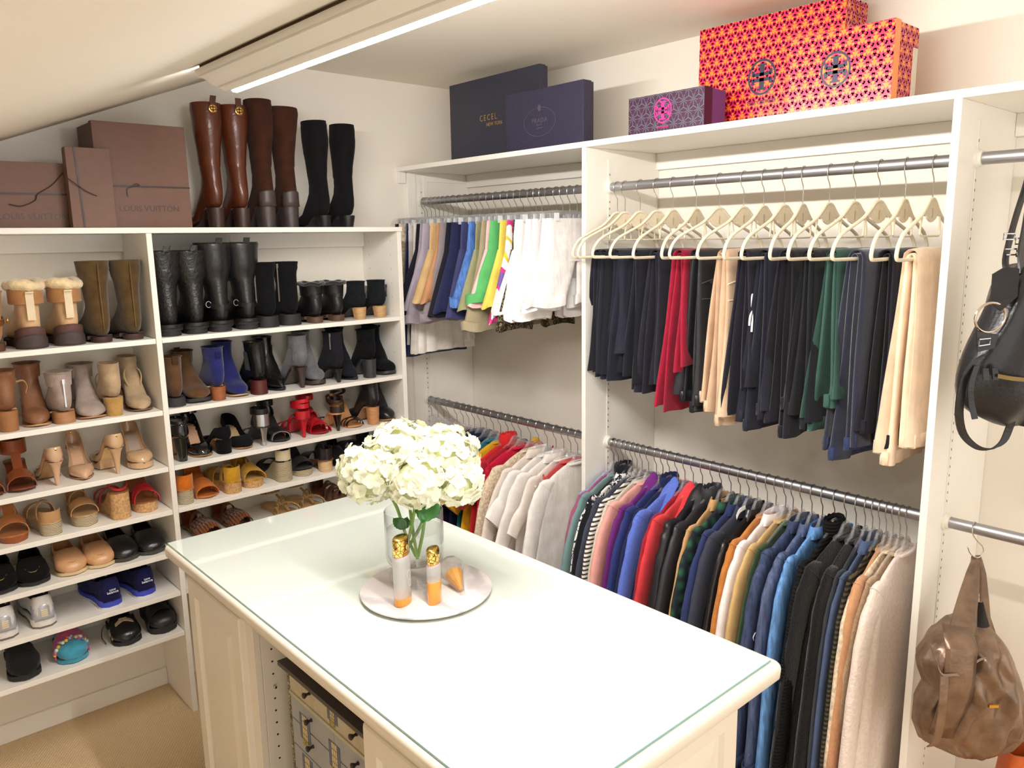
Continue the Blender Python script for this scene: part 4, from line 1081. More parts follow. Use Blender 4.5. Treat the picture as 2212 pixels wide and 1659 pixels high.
def collar(par, m, kind, th, seed, z=-.114):
    if kind == 'fold':
        rings = []
        for k in range(21):
            a = -PI*.92+2*PI*.92*k/20
            cx, cy = .060*math.cos(a+PI), .020*math.sin(a+PI)
            rings.append([(cx, cy, z-.012), (cx*1.02, cy*1.02, z+.012), (cx*1.10, cy*1.15, z+.014), (cx*1.5, cy*1.3, z-.022), (cx*1.44, cy*1.25, z-.024), (cx*1.08, cy*1.1, z+.006)])
        return MB().loft(rings).build('collar', m, par, angle=1.)
    if kind == 'crew':
        return MB().tube([(.060*math.cos(k*PI/10), .014*math.sin(k*PI/10), z-.008) for k in range(20)], .006, 8, closed=True).build('neckband', m, par)
    if kind == 'roll':
        return MB().loft([[((.048+g)*math.cos(k*PI/12), (.024+g)*math.sin(k*PI/12), z+dz+.004*math.sin(3*k)) for k in range(24)] for dz, g in ((-.02, 0), (.0, .004), (.03, .006), (.042, .001), (.03, -.006), (-.01, -.008))]).build('roll_neck', m, par)
    if kind == 'hood':
        R = random.Random(seed); rings = []
        for i in range(11):
            u = i/10; x = lerp(-.02, -.125, u); zc = lerp(z+.012, z-.075, u); r = .050*math.sin(PI*(.12+.82*u))**.6
            rings.append([(x+r*.55*math.cos(k*PI/8), (th*.5+r*.42)*math.sin(k*PI/8), zc+r*.9*math.cos(k*PI/8)+.006*math.sin(3*k*PI/8+R.random())) for k in range(16)])
        return MB().loft(rings).build('hood', m, par, angle=1.3)
def mk_top(label, cat, name, m, ln=.62, sl=.5, th=.016, coll='crew', w=.212, quilt=0., seed=1, swing=.115, wd=.055, cm=None, buttons=None, flare=.02, sflare=0.):
    t = thing(name, label, cat)
    torso(t, m, ln, th, seed, w=w, quilt=quilt, flare=flare, swing=swing)
    if sl:
        for sx in (-1, 1): sleeve(t, m, sx, sl, th, seed, w=w, wd=wd, quilt=quilt, swing=swing, flare=sflare)
    else:
        for sx in (-1, 1):
            MB().tube([(sx*(w-.025+.012*math.cos(k*PI/8)), th*.5*math.sin(k*PI/8), -.155-.07*(1-math.cos(k*PI/8))/2*2) for k in range(16)], .004, 6, closed=True).build('armhole_binding', cm or m, t)
    if coll: collar(t, cm or m, coll, th, seed)
    if buttons:
        for k in range(4): MB().lathe([(.0001, -.002), (.006, -.002), (.006, .001), (.0001, .002)], 10).build('button', buttons, t, loc=(-.06, -th*1.25, -.17-.1*k), rot=(PI/2, 0, 0))
    return t

STRIPE_BW = wave_mat('stripe_black_white', (238, 234, 226), (70, 60, 62), .016, 'Z', .95, soft=(.55, .65))
STRIPE_OL = wave_mat('stripe_olive', (34, 34, 34), (82, 74, 52), .014, 'Z', .95, soft=(.45, .6))
PRINT_BW = ramp_mat('print_black_white', [(0, (236, 234, 230)), (.47, (40, 40, 46)), (.56, (228, 226, 224))], 55, stretch=(1, 1, .8))
TIEDYE = ramp_mat('tie_dye', [(0, (116, 90, 160)), (.36, (206, 60, 130)), (.43, (248, 244, 240)), (.60, (232, 200, 60)), (.66, (248, 244, 240)), (.72, (80, 90, 170))], 11, stretch=(1, 1, .6))
CAMO = ramp_mat('camo', [(0, (60, 52, 36)), (.45, (104, 92, 66)), (.55, (40, 36, 30)), (.65, (128, 116, 88))], 42)
LACE = mat('crochet_cream', (226, 206, 180), .95, var=.3, vscale=95, bump=1., bscale=95, spec=.1)
PLAID = bpy.data.materials.new('plaid_green'); PLAID.use_nodes = True
_N = PLAID.node_tree.nodes; _L = PLAID.node_tree.links; _b = _N['Principled BSDF']; _b.inputs['Roughness'].default_value = .95
_tc = _N.new('ShaderNodeTexCoord'); _ws = []
for ax in ('X', 'Z'):
    w_ = _N.new('ShaderNodeTexWave'); w_.bands_direction = ax; w_.inputs['Scale'].default_value = .314/.045; _L.new(_tc.outputs['Object'], w_.inputs[0]); _ws.append(w_)
_ad = _N.new('ShaderNodeMath'); _ad.operation = 'MULTIPLY'; _L.new(_ws[0].outputs['Fac'], _ad.inputs[0]); _L.new(_ws[1].outputs['Fac'], _ad.inputs[1])
_mx = _N.new('ShaderNodeMix'); _mx.data_type = 'RGBA'; _mx.inputs[6].default_value = rgb((16, 30, 40)); _mx.inputs[7].default_value = rgb((40, 92, 66)); _L.new(_ad.outputs[0], _mx.inputs[0]); _L.new(_mx.outputs[2], _b.inputs['Base Color'])
RIBBED = wave_mat('rib_black', (20, 19, 20), (12, 12, 13), .011, 'Z', .95, bump=.9)
BRASS = metalm((170, 130, 80), .35)

# ---------- lower rod, wide bay
rng = random.Random(77)
LOW = [
 (1314, 'mauve sweatshirt', 'sweatshirt', cloth((156, 84, 112)), dict(th=.015)),
 (1325, 'pale blue long-sleeved tee', 'shirt', cloth((146, 172, 222)), dict(th=.010, w=.19)),
 (1336, 'sage green sweatshirt', 'sweatshirt', cloth((116, 146, 146)), dict(th=.015)),
 (1347, 'plain black sweater', 'sweater', knit((20, 22, 32)), dict(th=.014, coll='roll')),
 (1357, 'black and white animal-print blouse', 'blouse', PRINT_BW, dict(th=.010, coll='fold')),
 (1367, 'charcoal knit sweater', 'sweater', knit((62, 66, 82)), dict(th=.012)),
 (1377, 'black and white striped long-sleeved top', 'shirt', STRIPE_BW, dict(th=.012)),
 (1388, 'oatmeal sweater', 'sweater', knit((214, 202, 184)), dict(th=.013)),
 (1402, 'blush pink sweatshirt', 'sweatshirt', cloth((236, 170, 160)), dict(th=.016, swing=.115)),
 (1419, 'purple zip hoodie', 'hoodie', cloth((106, 38, 116)), dict(th=.015, coll='hood')),
 (1433, 'royal navy sweatshirt', 'sweatshirt', cloth((44, 54, 116)), dict(th=.014)),
 (1447, 'dark navy fleece top', 'sweatshirt', cloth((26, 34, 72)), dict(th=.015, coll='roll')),
 (1464, 'heathered cornflower blue hoodie', 'hoodie', mat('heather_blue', (88, 112, 202), .95, var=.16, vscale=150, bump=.3, bscale=260, sheen=.2), dict(th=.018, coll='hood', swing=.115)),
 (1481, 'dark red track jacket', 'jacket', cloth((150, 30, 46)), dict(th=.014)),
 (1499, 'coral red hoodie', 'hoodie', cloth((214, 62, 68)), dict(th=.015, coll='hood')),
 (1519, 'glossy black quilted puffer jacket', 'jacket', satin((30, 30, 34)), dict(th=.024, coll='hood', quilt=.085, wd=.062)),
 (1540, 'dark grey shell jacket', 'jacket', satin((52, 52, 58)), dict(th=.015, coll='roll')),
 (1560, 'camel trench jacket with turned-up collar', 'jacket', cloth((196, 154, 104)), dict(th=.012, coll='fold')),
 (1581, 'dark green plaid flannel shirt', 'shirt', PLAID, dict(th=.014, coll='fold')),
 (1601, 'navy blue blazer', 'blazer', cloth((44, 54, 98)), dict(th=.016, coll='fold', swing=.115)),
 (1620, 'charcoal blazer with white collar tag', 'blazer', cloth((58, 60, 74)), dict(th=.016, coll='fold', swing=.115)),
 (1639, 'black leather jacket', 'jacket', leather((24, 24, 26), .3), dict(th=.016, coll='fold')),
 (1660, 'tan suede jacket', 'jacket', suede((190, 122, 58)), dict(th=.016, coll='crew', swing=.115)),
 (1679, 'white cotton jacket', 'jacket', cloth((240, 232, 232)), dict(th=.016, coll='fold', swing=.115)),
 (1700, 'khaki cotton jacket', 'jacket', cloth((208, 172, 116)), dict(th=.013, coll='crew')),
 (1716, 'forest green shirt', 'shirt', cloth((64, 88, 62)), dict(th=.009, coll='crew', w=.185)),
 (1735, 'dark indigo denim jacket with frayed patch', 'jacket', denim((62, 72, 102)), dict(th=.020, coll='fold', wd=.064, swing=.12, buttons=BRASS, sl=.70)),
 (1757, 'faded blue denim jacket', 'jacket', denim((84, 96, 126)), dict(th=.018, coll='fold', wd=.060, swing=.11, buttons=BRASS, sl=.68)),
 (1780, 'light blue denim shirt', 'shirt', denim((104, 150, 206)), dict(th=.014, coll='fold', sl=.72, ln=.8)),
 (1806, 'black ribbed turtleneck sweater', 'sweater', RIBBED, dict(th=.019, coll='roll', ln=.86, sl=.70)),
 (1831, 'long black cardigan', 'cardigan', knit((24, 24, 27)), dict(th=.016, ln=.92, coll='crew', sl=.7)),
 (1853, 'black fine-knit sweater', 'sweater', knit((16, 16, 18)), dict(th=.016, ln=.9, sl=.7)),
 (1873, 'dark grey cotton cardigan', 'cardigan', cloth((54, 58, 68)), dict(th=.010, ln=.86, sl=.70)),
 (1889, 'slate blue long-sleeved shirt', 'shirt', cloth((76, 92, 126)), dict(th=.010, ln=.86, sl=.7, coll='fold')),
 (1904, 'dark olive striped sweater', 'sweater', STRIPE_OL, dict(th=.011, ln=.86, sl=.70)),
 (1919, 'camel wool coat', 'coat', mat('camel_wool', (198, 146, 104), .95, var=.1, vscale=60, bump=.5, bscale=140, sheen=.3), dict(th=.018, ln=.90, sl=.72, coll='crew', swing=.115)),
 (1934, 'cream crochet cardigan', 'cardigan', LACE, dict(th=.012, ln=.88, sl=.7, coll='crew')),
 (1963, 'ivory boucle cardigan', 'cardigan', mat('boucle_ivory', (238, 220, 208), 1., var=.08, vscale=90, bump=.9, bscale=110, sheen=.4), dict(th=.018, ln=.9, sl=.72, coll='crew', swing=.115)),
 (1949, 'beige long cardigan beside the ivory one', 'cardigan', knit((196, 172, 140)), dict(th=.008, ln=.86, sl=.55, w=.185)),
]
for i, (px, desc, cat, m, kw) in enumerate(LOW):
    y = min(D1-.024-.004*max(0, 3-i), max(D2+DT+.022, y_at(px, RX, RL+.017))); rz = rng.uniform(-.07, .07)+.03; rz = max(rz, .02) if y > D1-.06 else rz; loc = (RX, y, RL)
    clear_hanger('clear plastic hanger holding the '+desc.split(' with ')[0].split(' beside ')[0], 'clear plastic hangers on the lower rods', loc, rz)
    lab = desc if len(desc.split()) > 3 else desc+' on a clear hanger'
    g = mk_top(lab, cat, cat, m, seed=100+i, **kw)
    g.location = loc; g.rotation_euler = (0, 0, rz); g['group'] = 'clothes on the lower rod of the wide bay'
    if desc.startswith('charcoal blazer'):
        MB().band(spline([(-.05, -.020, -.10), (-.085, -.020, -.105), (-.10, -.019, -.125)], 6), (.0, .002, .014), .002).build('collar_tag', cloth((244, 242, 238)), g)
    if desc.startswith('glossy black'):
        pass
    if desc.startswith('camel trench'):
        MB().poly([(-.19, -.013, -.19), (-.22, -.013, -.22), (-.225, -.013, -.42), (-.19, -.013, -.42)], (0, .004, 0)).build('red_lining', cloth((214, 50, 34)), g, smooth=False)
    if 'denim jacket' in desc:
        for sx in (-1, 1):
            MB().loft([[((.262 if sx > 0 else -.338)+.042*math.cos(k*PI/8), .020*math.sin(k*PI/8), zz) for k in range(16)] for zz in (-.875, -.81)], False, False).build('cuff', denim((50, 58, 84)), g, solid=.003)
        if 'patch' in desc: MB().tube(spline([(-.292, -.024, -.40), (-.300, -.0245, -.405), (-.305, -.0245, -.413), (-.300, -.0245, -.424)], 8), .0016, 5).build('frayed_thread', cloth((236, 236, 240)), g)
# ---------- lower rod, short bay
LOWS = [
 (930, None), (945, None), (958, None), (969, None),
 (986, 'dusty pink tee', 'tee', cloth((206, 150, 148)), dict(sl=.16, th=.010)),
 (1000, 'rust orange tee', 'tee', cloth((176, 104, 70)), dict(sl=.16, th=.010)),
 (1012, 'slate blue sleeveless top', 'top', cloth((92, 104, 138)), dict(sl=0, th=.011)),
 (1024, 'navy satin blouse with collar', 'blouse', satin((30, 36, 84)), dict(sl=.3, th=.014, coll='fold')),
 (1037, 'dark navy polo shirt', 'shirt', cloth((26, 30, 62)), dict(sl=.2, th=.015, coll='fold')),
 (1050, 'midnight blue denim top', 'top', denim((40, 50, 84)), dict(sl=.2, th=.013)),
 (1065, 'teal tee', 'tee', cloth((40, 120, 136)), dict(sl=.15, th=.011)),
 (1081, 'yellow top with flared ruffle sleeves', 'top', cloth((226, 172, 30)), dict(sl=.20, th=.018, wd=.075, sflare=.035)),
 (1097, 'scarlet blouse with stand collar', 'blouse', cloth((212, 40, 44)), dict(sl=.16, th=.016, coll='roll', wd=.065)),
 (1111, 'brick red tee', 'tee', cloth((176, 34, 48)), dict(sl=.17, th=.014)),
 (1125, 'crimson sleeveless top', 'top', cloth((204, 24, 62)), dict(sl=0, th=.012)),
 (1146, 'cream open-knit sweater', 'sweater', LACE, dict(sl=.42, th=.018, wd=.06)),
 (1163, 'ivory blouse', 'blouse', cloth((240, 228, 218)), dict(sl=.3, th=.014, coll='fold')),
 (1182, 'white cotton tee', 'tee', cloth((246, 240, 236)), dict(sl=.2, th=.014, wd=.07, sflare=.02)),
 (1201, 'white linen shirt with tab cuffs', 'shirt', cloth((244, 236, 230)), dict(sl=.3, th=.014, coll='fold', wd=.065)),
 (1218, 'off-white drawstring top', 'top', cloth((240, 230, 220)), dict(sl=.22, th=.012)),
 (1233, 'coral pink tank top', 'top', cloth((216, 84, 84)), dict(sl=0, th=.009, w=.17)),
 (1248, 'sheer white cardigan', 'cardigan', cloth((246, 238, 232)), dict(sl=.5, th=.015)),
]
for i, row in enumerate(LOWS):
    px, desc = row[:2]
    y = min(WB-.04, max(D1+DT+.02, y_at(px, RX, RL+.017))); rz = rng.uniform(-.06, .06); loc = (RX, y, RL)
    if desc is None:
        clear_hanger('empty clear plastic hanger near the back wall', 'empty clear hangers', loc, rz); continue
    cat, m, kw = row[2:]
    clear_hanger('clear plastic hanger holding the '+desc.split(' with ')[0], 'clear plastic hangers on the lower rods', loc, rz)
    g = mk_top(desc if len(desc.split()) > 3 else desc+' on a clear hanger', cat, cat, m, seed=200+i, ln=.58, **kw)
    g.location = loc; g.rotation_euler = (0, 0, rz); g['group'] = 'clothes on the lower rod of the short bay'

# ---------- trousers folded over ivory hangers, upper rod of the wide bay
def press_on(g, pts, off=.0018):
    """lay a path onto the -y side of a garment's parts"""
    vs, fs = [], []
    for c in g.children:
        if c.name.split('.')[0] in ('leg', 'body'):
            o = len(vs); vs += [tuple(v.co) for v in c.data.vertices]; fs += [tuple(i+o for i in p.vertices) for p in c.data.polygons]
    tr = BVHTree.FromPolygons(vs, fs); out = []
    for p in pts:
        h = tr.ray_cast(Vector((p[0], -.3, p[2])), Vector((0, 1, 0)))[0]
        out.append(Vector((p[0], (h.y if h else p[1])-off, p[2])))
    return out
def trousers(label, m, la, lb, seed, x0=-.105, x1=.135, th=.0065, cuff=None, flare=.03, spread=.016, cuffm=None):
    t = thing('trousers', label, 'trousers'); R = random.Random(seed)
    zb = -.258
    for leg in range(2):
        d = .0085+.0115*leg; ph = [R.uniform(0, 6.28) for _ in range(6)]
        la_, lb_ = la*(1-.06*leg*R.random()), lb*(1-.08*leg*R.random())
        path = []
        for k in range(13): u = k/12; path.append((-d-spread*(1-u)*(1+.6*leg), zb-la_*(1-u), 1-u, -1))
        for k in range(1, 6): a = PI-PI*k/6; path.append((d*math.cos(a), zb+d*math.sin(a)+.003, 0, 0))
        for k in range(13): u = k/12; path.append((d+spread*u*(1+.6*leg), zb-lb_*u, u, 1))
        rings = []; n = 22
        for j, (y, z, u, sd) in enumerate(path):
            fx = flare*u**1.5; a0 = x0-fx*.9+.006*math.sin(5*u+ph[0]+sd)-.012*leg*u; a1 = x1+fx*.4
            pa = path[max(j-1, 0)]; pb = path[min(j+1, len(path)-1)]
            ty, tz = pb[0]-pa[0], pb[1]-pa[1]; l = math.hypot(ty, tz) or 1; ny, nz = -tz/l, ty/l
            ring = []
            for i in range(n):
                a = 2*PI*i/n; c, s_ = sup(a, 2.8)
                x = (a0+a1)/2+(a1-a0)/2*c
                wv = u*.0075*math.sin(38*x+ph[1]+sd*1.3+leg)+u*.004*math.sin(71*x+ph[2])
                tt = th*(1+.7*u*(1 if abs(c) > .5 else .8))
                if cuff and u > .86: tt *= 1.25
                ring.append((x+.0015*math.sin(3*i+ph[4]), y+ny*tt*s_+wv, z+nz*tt*s_*.5+(.004*math.sin(25*x+ph[5]) if u > .9 else 0)))
            rings.append(ring)
        MB().loft(rings).build('leg', m, t, angle=1.3)
        if cuff:
            for side, ll in ((-1, la_), (1, lb_)):
                y0 = side*(d+spread*(1+.6*leg)); zz = zb-ll
                rr = []
                for dz, g in ((-.003, .0), (-.001, .0025), (.018, .003), (.036, .0022), (.037, 0)):
                    rr.append([((x0+x1)/2-flare*.25+((x1-x0)/2+flare*.62+g)*sup(2*PI*k/22, 2.8)[0], y0*(1-dz*.4)+(th*1.7+g)*sup(2*PI*k/22, 2.8)[1]+.004*math.sin(2*k), zz+dz) for k in range(22)])
                MB().loft(rr).build('cuff', cuffm or m, t, angle=1.3)
    return t
BLKJ = [cloth((30, 31, 40)), cloth((26, 27, 33)), cloth((36, 37, 50)), cloth((24, 24, 31)), cloth((31, 30, 41)), cloth((28, 26, 35))]
CREAMH = [(1319, 1238), (1351, 1243), (1384, 1269), (1420, 1318), (1455, 1368), (1506, 1430), (1556, 1447), (1609, 1507), (1653, 1564), (1698, 1602), (1738, 1664), (1796, 1703), (1852, 1748), (1905, 1798), (1961, 1882), (2022, 1937)]
PANTS = [
 ('straight black trousers beside the closet divider', BLKJ[0], .46, .44, {}), ('matte black jersey trousers with stitched hem', BLKJ[1], .47, .45, {}),
 ('short charcoal black trousers', BLKJ[2], .36, .47, {}), ('black stretch trousers with wide hem', BLKJ[3], .48, .44, {}), ('black trousers beside the burgundy pair', BLKJ[4], .46, .5, {}),
 ('burgundy sweatpants with ribbed flare', cloth((150, 22, 50)), .40, .55, dict(flare=.05)),
 ('black satin cargo trousers with snap pocket', satin((34, 34, 38)), .53, .50, dict(cuff=True)),
 ('champagne satin cargo trousers with gathered cuffs', satin((218, 186, 156)), .56, .52, dict(cuff=True)),
 ('black joggers with white ribbon logo', BLKJ[4], .42, .52, {}),
 ('black fleece joggers beside the logo joggers', BLKJ[2], .50, .56, dict(cuff=True)), ('black knit trousers with long inner leg', BLKJ[5], .56, .52, dict(cuff=True)),
 ('charcoal black sweatpants beside the green pair', BLKJ[1], .52, .48, dict(cuff=True)),
 ('dark green sweatpants', cloth((52, 84, 76)), .44, .52, dict(cuff=True)),
 ('navy velour trousers with lighter cuffs', mat('velour_navy', (20, 24, 50), .9, var=.2, vscale=20, sheen=.5, bump=.2, bscale=200), .56, .60, dict(cuff=True, cuffm=cloth((46, 56, 94)))),
 ('black drawstring joggers beside the cream pair', BLKJ[5], .54, .50, dict(cuff=True)),
 ('cream fleece sweatpants', cloth((238, 212, 184)), .52, .58, dict(cuff=True, th=.010, flare=.02, x0=-.12)),
]
for i, ((hp, tp), (desc, m, la, lb, kw)) in enumerate(zip(CREAMH, PANTS)):
    y = min(D1-.042, max(D2+DT+.045, y_at(hp, RX, RU+.017))); best = min((k*.01 for k in range(-25, 45)), key=lambda r: abs(proj(RX-.21*math.cos(r), y-.21*math.sin(r), RU-.25)[0]-tp))
    loc = (RX, y, RU)
    ivory_hanger('ivory flocked hanger carrying the '+desc.split(' with ')[0].split(' beside ')[0]+('' if 'beside' not in desc else ' beside'+desc.split(' beside')[1]), 'ivory flocked hangers on the upper rod', loc, best)
    g = trousers(desc if len(desc.split()) > 3 else desc+' folded over an ivory hanger', m, la, lb, 300+i, **kw)
    g.location = loc; g.rotation_euler = (0, 0, best*.8); g['group'] = 'trousers on ivory hangers'
    if 'cargo' in desc:
        pk = mat('cargo_piping', (238, 226, 212), .6) if 'champagne' in desc else satin((70, 70, 74))
        for k, zz in ((0, -.335), (1, -.40)):
            MB().tube(press_on(g, spline([(-.10, -.030, zz-.012*(1-k)), (-.05, -.034, zz), (0.0, -.036, zz+.010*(1-k)), (.03, -.036, zz)], 14)), .0022, 6).build('pocket_piping', pk, g)
        MB().lathe([(.0001, -.003), (.009, -.003), (.009, .001), (.006, .003), (.0001, .0035)], 14).build('snap', metalm((120, 112, 108), .3), g, loc=press_on(g, [(-.055, -.042, -.345)])[0], rot=(PI/2, 0, 0))
    if 'ribbon logo' in desc:
        tpl = [(.002, -.475), (.006, -.448), (.016, -.433), (.030, -.410), (.038, -.388), (.033, -.376), (.024, -.386), (.023, -.42), (.026, -.455), (.018, -.495)]
        dv = Vector((.55, .835, 0)); pv = Vector((.835, -.55, 0)); p_ = spline([(s_*.42, 0, z_) for s_, z_ in tpl], 30)
        vs, fs = [], []
        for c in g.children:
            if c.name.split('.')[0] == 'leg': o = len(vs); vs += [tuple(v.co) for v in c.data.vertices]; fs += [tuple(i_+o for i_ in p.vertices) for p in c.data.polygons]
        tr = BVHTree.FromPolygons(vs, fs); out = []
        for p in p_:
            h = tr.ray_cast(Vector((-.112, -.03, p.z))+pv*p.x-dv*.4, dv)[0]
            if h: out.append(h-dv*.003)
        MB().tube(out, .0034, 6).build('ribbon_logo', cloth((240, 240, 244)), g)
    if 'drawstring' in desc or 'champagne' in desc or 'fleece joggers' in desc:
        MB().tube(spline([(-.06, .02, -.70), (-.062, .02, -.78), (-.058, .018, -.80)], 8), .0016, 5).build('drawstring', cloth((206, 196, 180) if 'joggers beside the logo' in desc else (30, 28, 30)), g)

# ---------- shorts and skirts on clip hangers, upper rod of the short bay
def shorts(label, m, ln, th, seed, w=.165, cuff=False, cm=None, name='shorts'):
    t = thing(name, label, 'shorts'); R = random.Random(seed); ph = [R.uniform(0, 6.28) for _ in range(5)]
    z0 = -.112; cr = .17; rings = []
    for d in (0, .006, .02, .035, .037, .06, .1, .14, cr):
        hx = w+.02*d/cr; ty = th*(.5+.5*d/cr)*(1.12 if d < .036 else 1)
        rings.append([(hx*sup(2*PI*k/26, 2.8)[0], ty*sup(2*PI*k/26, 2.8)[1]+.5*th*(d/cr)*math.sin(70*hx*math.cos(2*PI*k/26)+ph[0]), z0-d) for k in range(26)])
    MB().loft(rings).build('waist', m, t, angle=1.3)
    for sx in (-1, 1):
        rings = []; off = R.uniform(-.008, .008)
        for k in range(9):
            u = k/8; d = .12+(ln-.12)*u; cx = sx*lerp(.088, .108, u)-.065*u*(.6-.4*sx); hx = lerp(.092, .105, u); ty = th*lerp(.9, 1.9, u)
            rings.append([(cx+hx*sup(2*PI*j/20, 2.5)[0], off*u+ty*sup(2*PI*j/20, 2.5)[1]+.55*th*u*math.sin(75*hx*math.cos(2*PI*j/20)+ph[1]+2*u), z0-d+.006*u*math.sin(j+ph[2])) for j in range(20)])
        last = rings[-1]; mx_ = sum(p[0] for p in last)/20; my_ = sum(p[1] for p in last)/20
        rings.append([(lerp(mx_, p[0], .9), lerp(my_, p[1], .8), p[2]+.001) for p in last]); rings.append([(lerp(mx_, p[0], .86), lerp(my_, p[1], .7), p[2]+.04) for p in last])
        MB().loft(rings).build('leg', m, t, angle=1.3)
        if cuff:
            MB().loft([[(lerp(mx_, p[0], g), lerp(my_, p[1], g+.12), p[2]+dz) for p in last] for dz, g in ((-.004, .98), (-.004, 1.05), (.034, 1.06), (.036, 1.0))]).build('rolled_cuff', cm or m, t, angle=1.3)
    return t
def skirt(label, m, ln, th, seed, w=.16, pleats=0, name='skirt'):
    t = thing(name, label, 'skirt'); R = random.Random(seed); ph = R.uniform(0, 6.28); rings = []; n = 48
    for d in [0, .008, .03, .032]+[.032+(ln-.032)*k/8 for k in range(1, 9)]:
        u = d/ln; hx = w+.045*u; ty = th*(.5+1.0*u)
        rings.append([((hx+(.010*u*math.sin(pleats*2*PI*k/n+ph) if pleats else 0))*sup(2*PI*k/n, 2.5)[0], ty*sup(2*PI*k/n, 2.5)[1]*(1+(.8*u*math.sin(pleats*2*PI*k/n+ph) if pleats else .12*u*math.sin(5*2*PI*k/n+ph))), -.112-d+.004*u*math.sin(3*2*PI*k/n)) for k in range(n)])
    MB().loft(rings).build('panel', m, t, angle=1.3)
    b = MB().loft([[((w+g)*sup(2*PI*k/24, 2.5)[0], (th*.55+g)*sup(2*PI*k/24, 2.5)[1], -.112+dz) for k in range(24)] for dz, g in ((.004, 0), (.004, .002), (-.03, .003), (-.03, 0))])
    b.build('waistband', m, t)
    return t
UPS = [
 (912, 'K', 'plain black skirt beside the back wall', cloth((22, 22, 32)), .52, .012, {}),
 (922, 'K', 'cream lace skirt', LACE, .50, .010, {}),
 (931, 'K', 'long sheer navy skirt', satin((24, 36, 78)), .64, .013, dict(pleats=7)),
 (940, 'K', 'off-white cotton skirt', cloth((226, 218, 212)), .58, .012, {}),
 (948, 'K', 'long white pleated skirt', cloth((240, 232, 224)), .62, .014, dict(pleats=16)),
 (957, 'S', 'black pinstripe shorts', cloth((30, 30, 42)), .34, .012, {}),
 (967, 'S', 'mauve grey shorts with deep hem', cloth((160, 148, 158)), .46, .016, dict(cuff=True)),
 (979, 'S', 'lavender grey shorts', cloth((178, 168, 184)), .40, .014, {}),
 (992, 'S', 'khaki beige shorts with hem button', cloth((212, 178, 128)), .36, .018, {}),
 (1005, 'S', 'caramel brown shorts', cloth((196, 142, 102)), .36, .014, {}),
 (1018, 'S', 'dark taupe grey shorts', cloth((150, 138, 142)), .44, .014, dict(cuff=True)),
 (1030, 'S', 'black cotton shorts', cloth((28, 29, 40)), .42, .016, {}),
 (1043, 'S', 'dark navy chino shorts', cloth((38, 42, 78)), .40, .014, {}),
 (1056, 'S', 'washed indigo shorts', cloth((64, 66, 108)), .42, .018, {}),
 (1071, 'S', 'blue denim shorts with frayed cuffs', denim((84, 122, 190)), .36, .015, dict(cuff=True)),
 (1087, 'S', 'olive green shorts', cloth((150, 148, 112)), .38, .012, {}),
 (1102, 'S', 'khaki shorts with rolled cuffs', cloth((160, 148, 120)), .46, .016, dict(cuff=True)),
 (1116, 'S', 'pastel pink shorts', cloth((240, 190, 190)), .36, .016, {}),
 (1130, 'S', 'bright green shorts', cloth((92, 176, 104)), .34, .016, dict(cuff=True)),
 (1146, 'S', 'yellow shorts with side snap', cloth((226, 202, 92)), .36, .015, {}),
 (1158, 'S', 'white tie-dye shorts splashed pink and violet', TIEDYE, .42, .016, {}),
 (1171, 'S', 'camouflage shorts', CAMO, .45, .013, {}),
 (1185, 'S', 'white linen shorts with creases', cloth((250, 244, 240)), .38, .018, {}),
 (1202, 'S', 'white denim shorts with wide hem', cloth((246, 238, 238)), .40, .016, dict(cuff=True)),
 (1216, 'S', 'white twill shorts', cloth((248, 240, 238)), .40, .014, {}),
 (1231, 'S', 'soft white cotton shorts', cloth((250, 246, 244)), .36, .016, {}),
 (1247, 'S', 'white shorts beside the closet divider', cloth((246, 240, 238)), .34, .013, dict(cuff=True)),
]
for i, (px, k, desc, m, ln, th, kw) in enumerate(UPS):
    y = min(WB-.04, max(D1+DT+.03, y_at(px, RX, RU+.017))); rz = rng.uniform(-.2, .06) if px < 1190 else rng.uniform(-.06, .06); loc = (RX, y, RU)
    clip_hanger('clear clip hanger holding the '+desc.split(' with ')[0], 'clear clip hangers on the upper rod', loc, rz)
    g = (skirt if k == 'K' else shorts)(desc if len(desc.split()) > 3 else desc+' on a clip hanger', m, ln, th, 400+i, **kw)
    g.location = loc; g.rotation_euler = (0, 0, rz); g['group'] = 'shorts and skirts on clip hangers'
    if 'hem button' in desc or 'side snap' in desc:
        MB().lathe([(.0001, -.002), (.007, -.002), (.007, .001), (.0001, .002)], 12).build('button', metalm((190, 180, 160), .3), g, loc=(-.12, -th*1.75, -.38), rot=(PI/2, 0, 0))
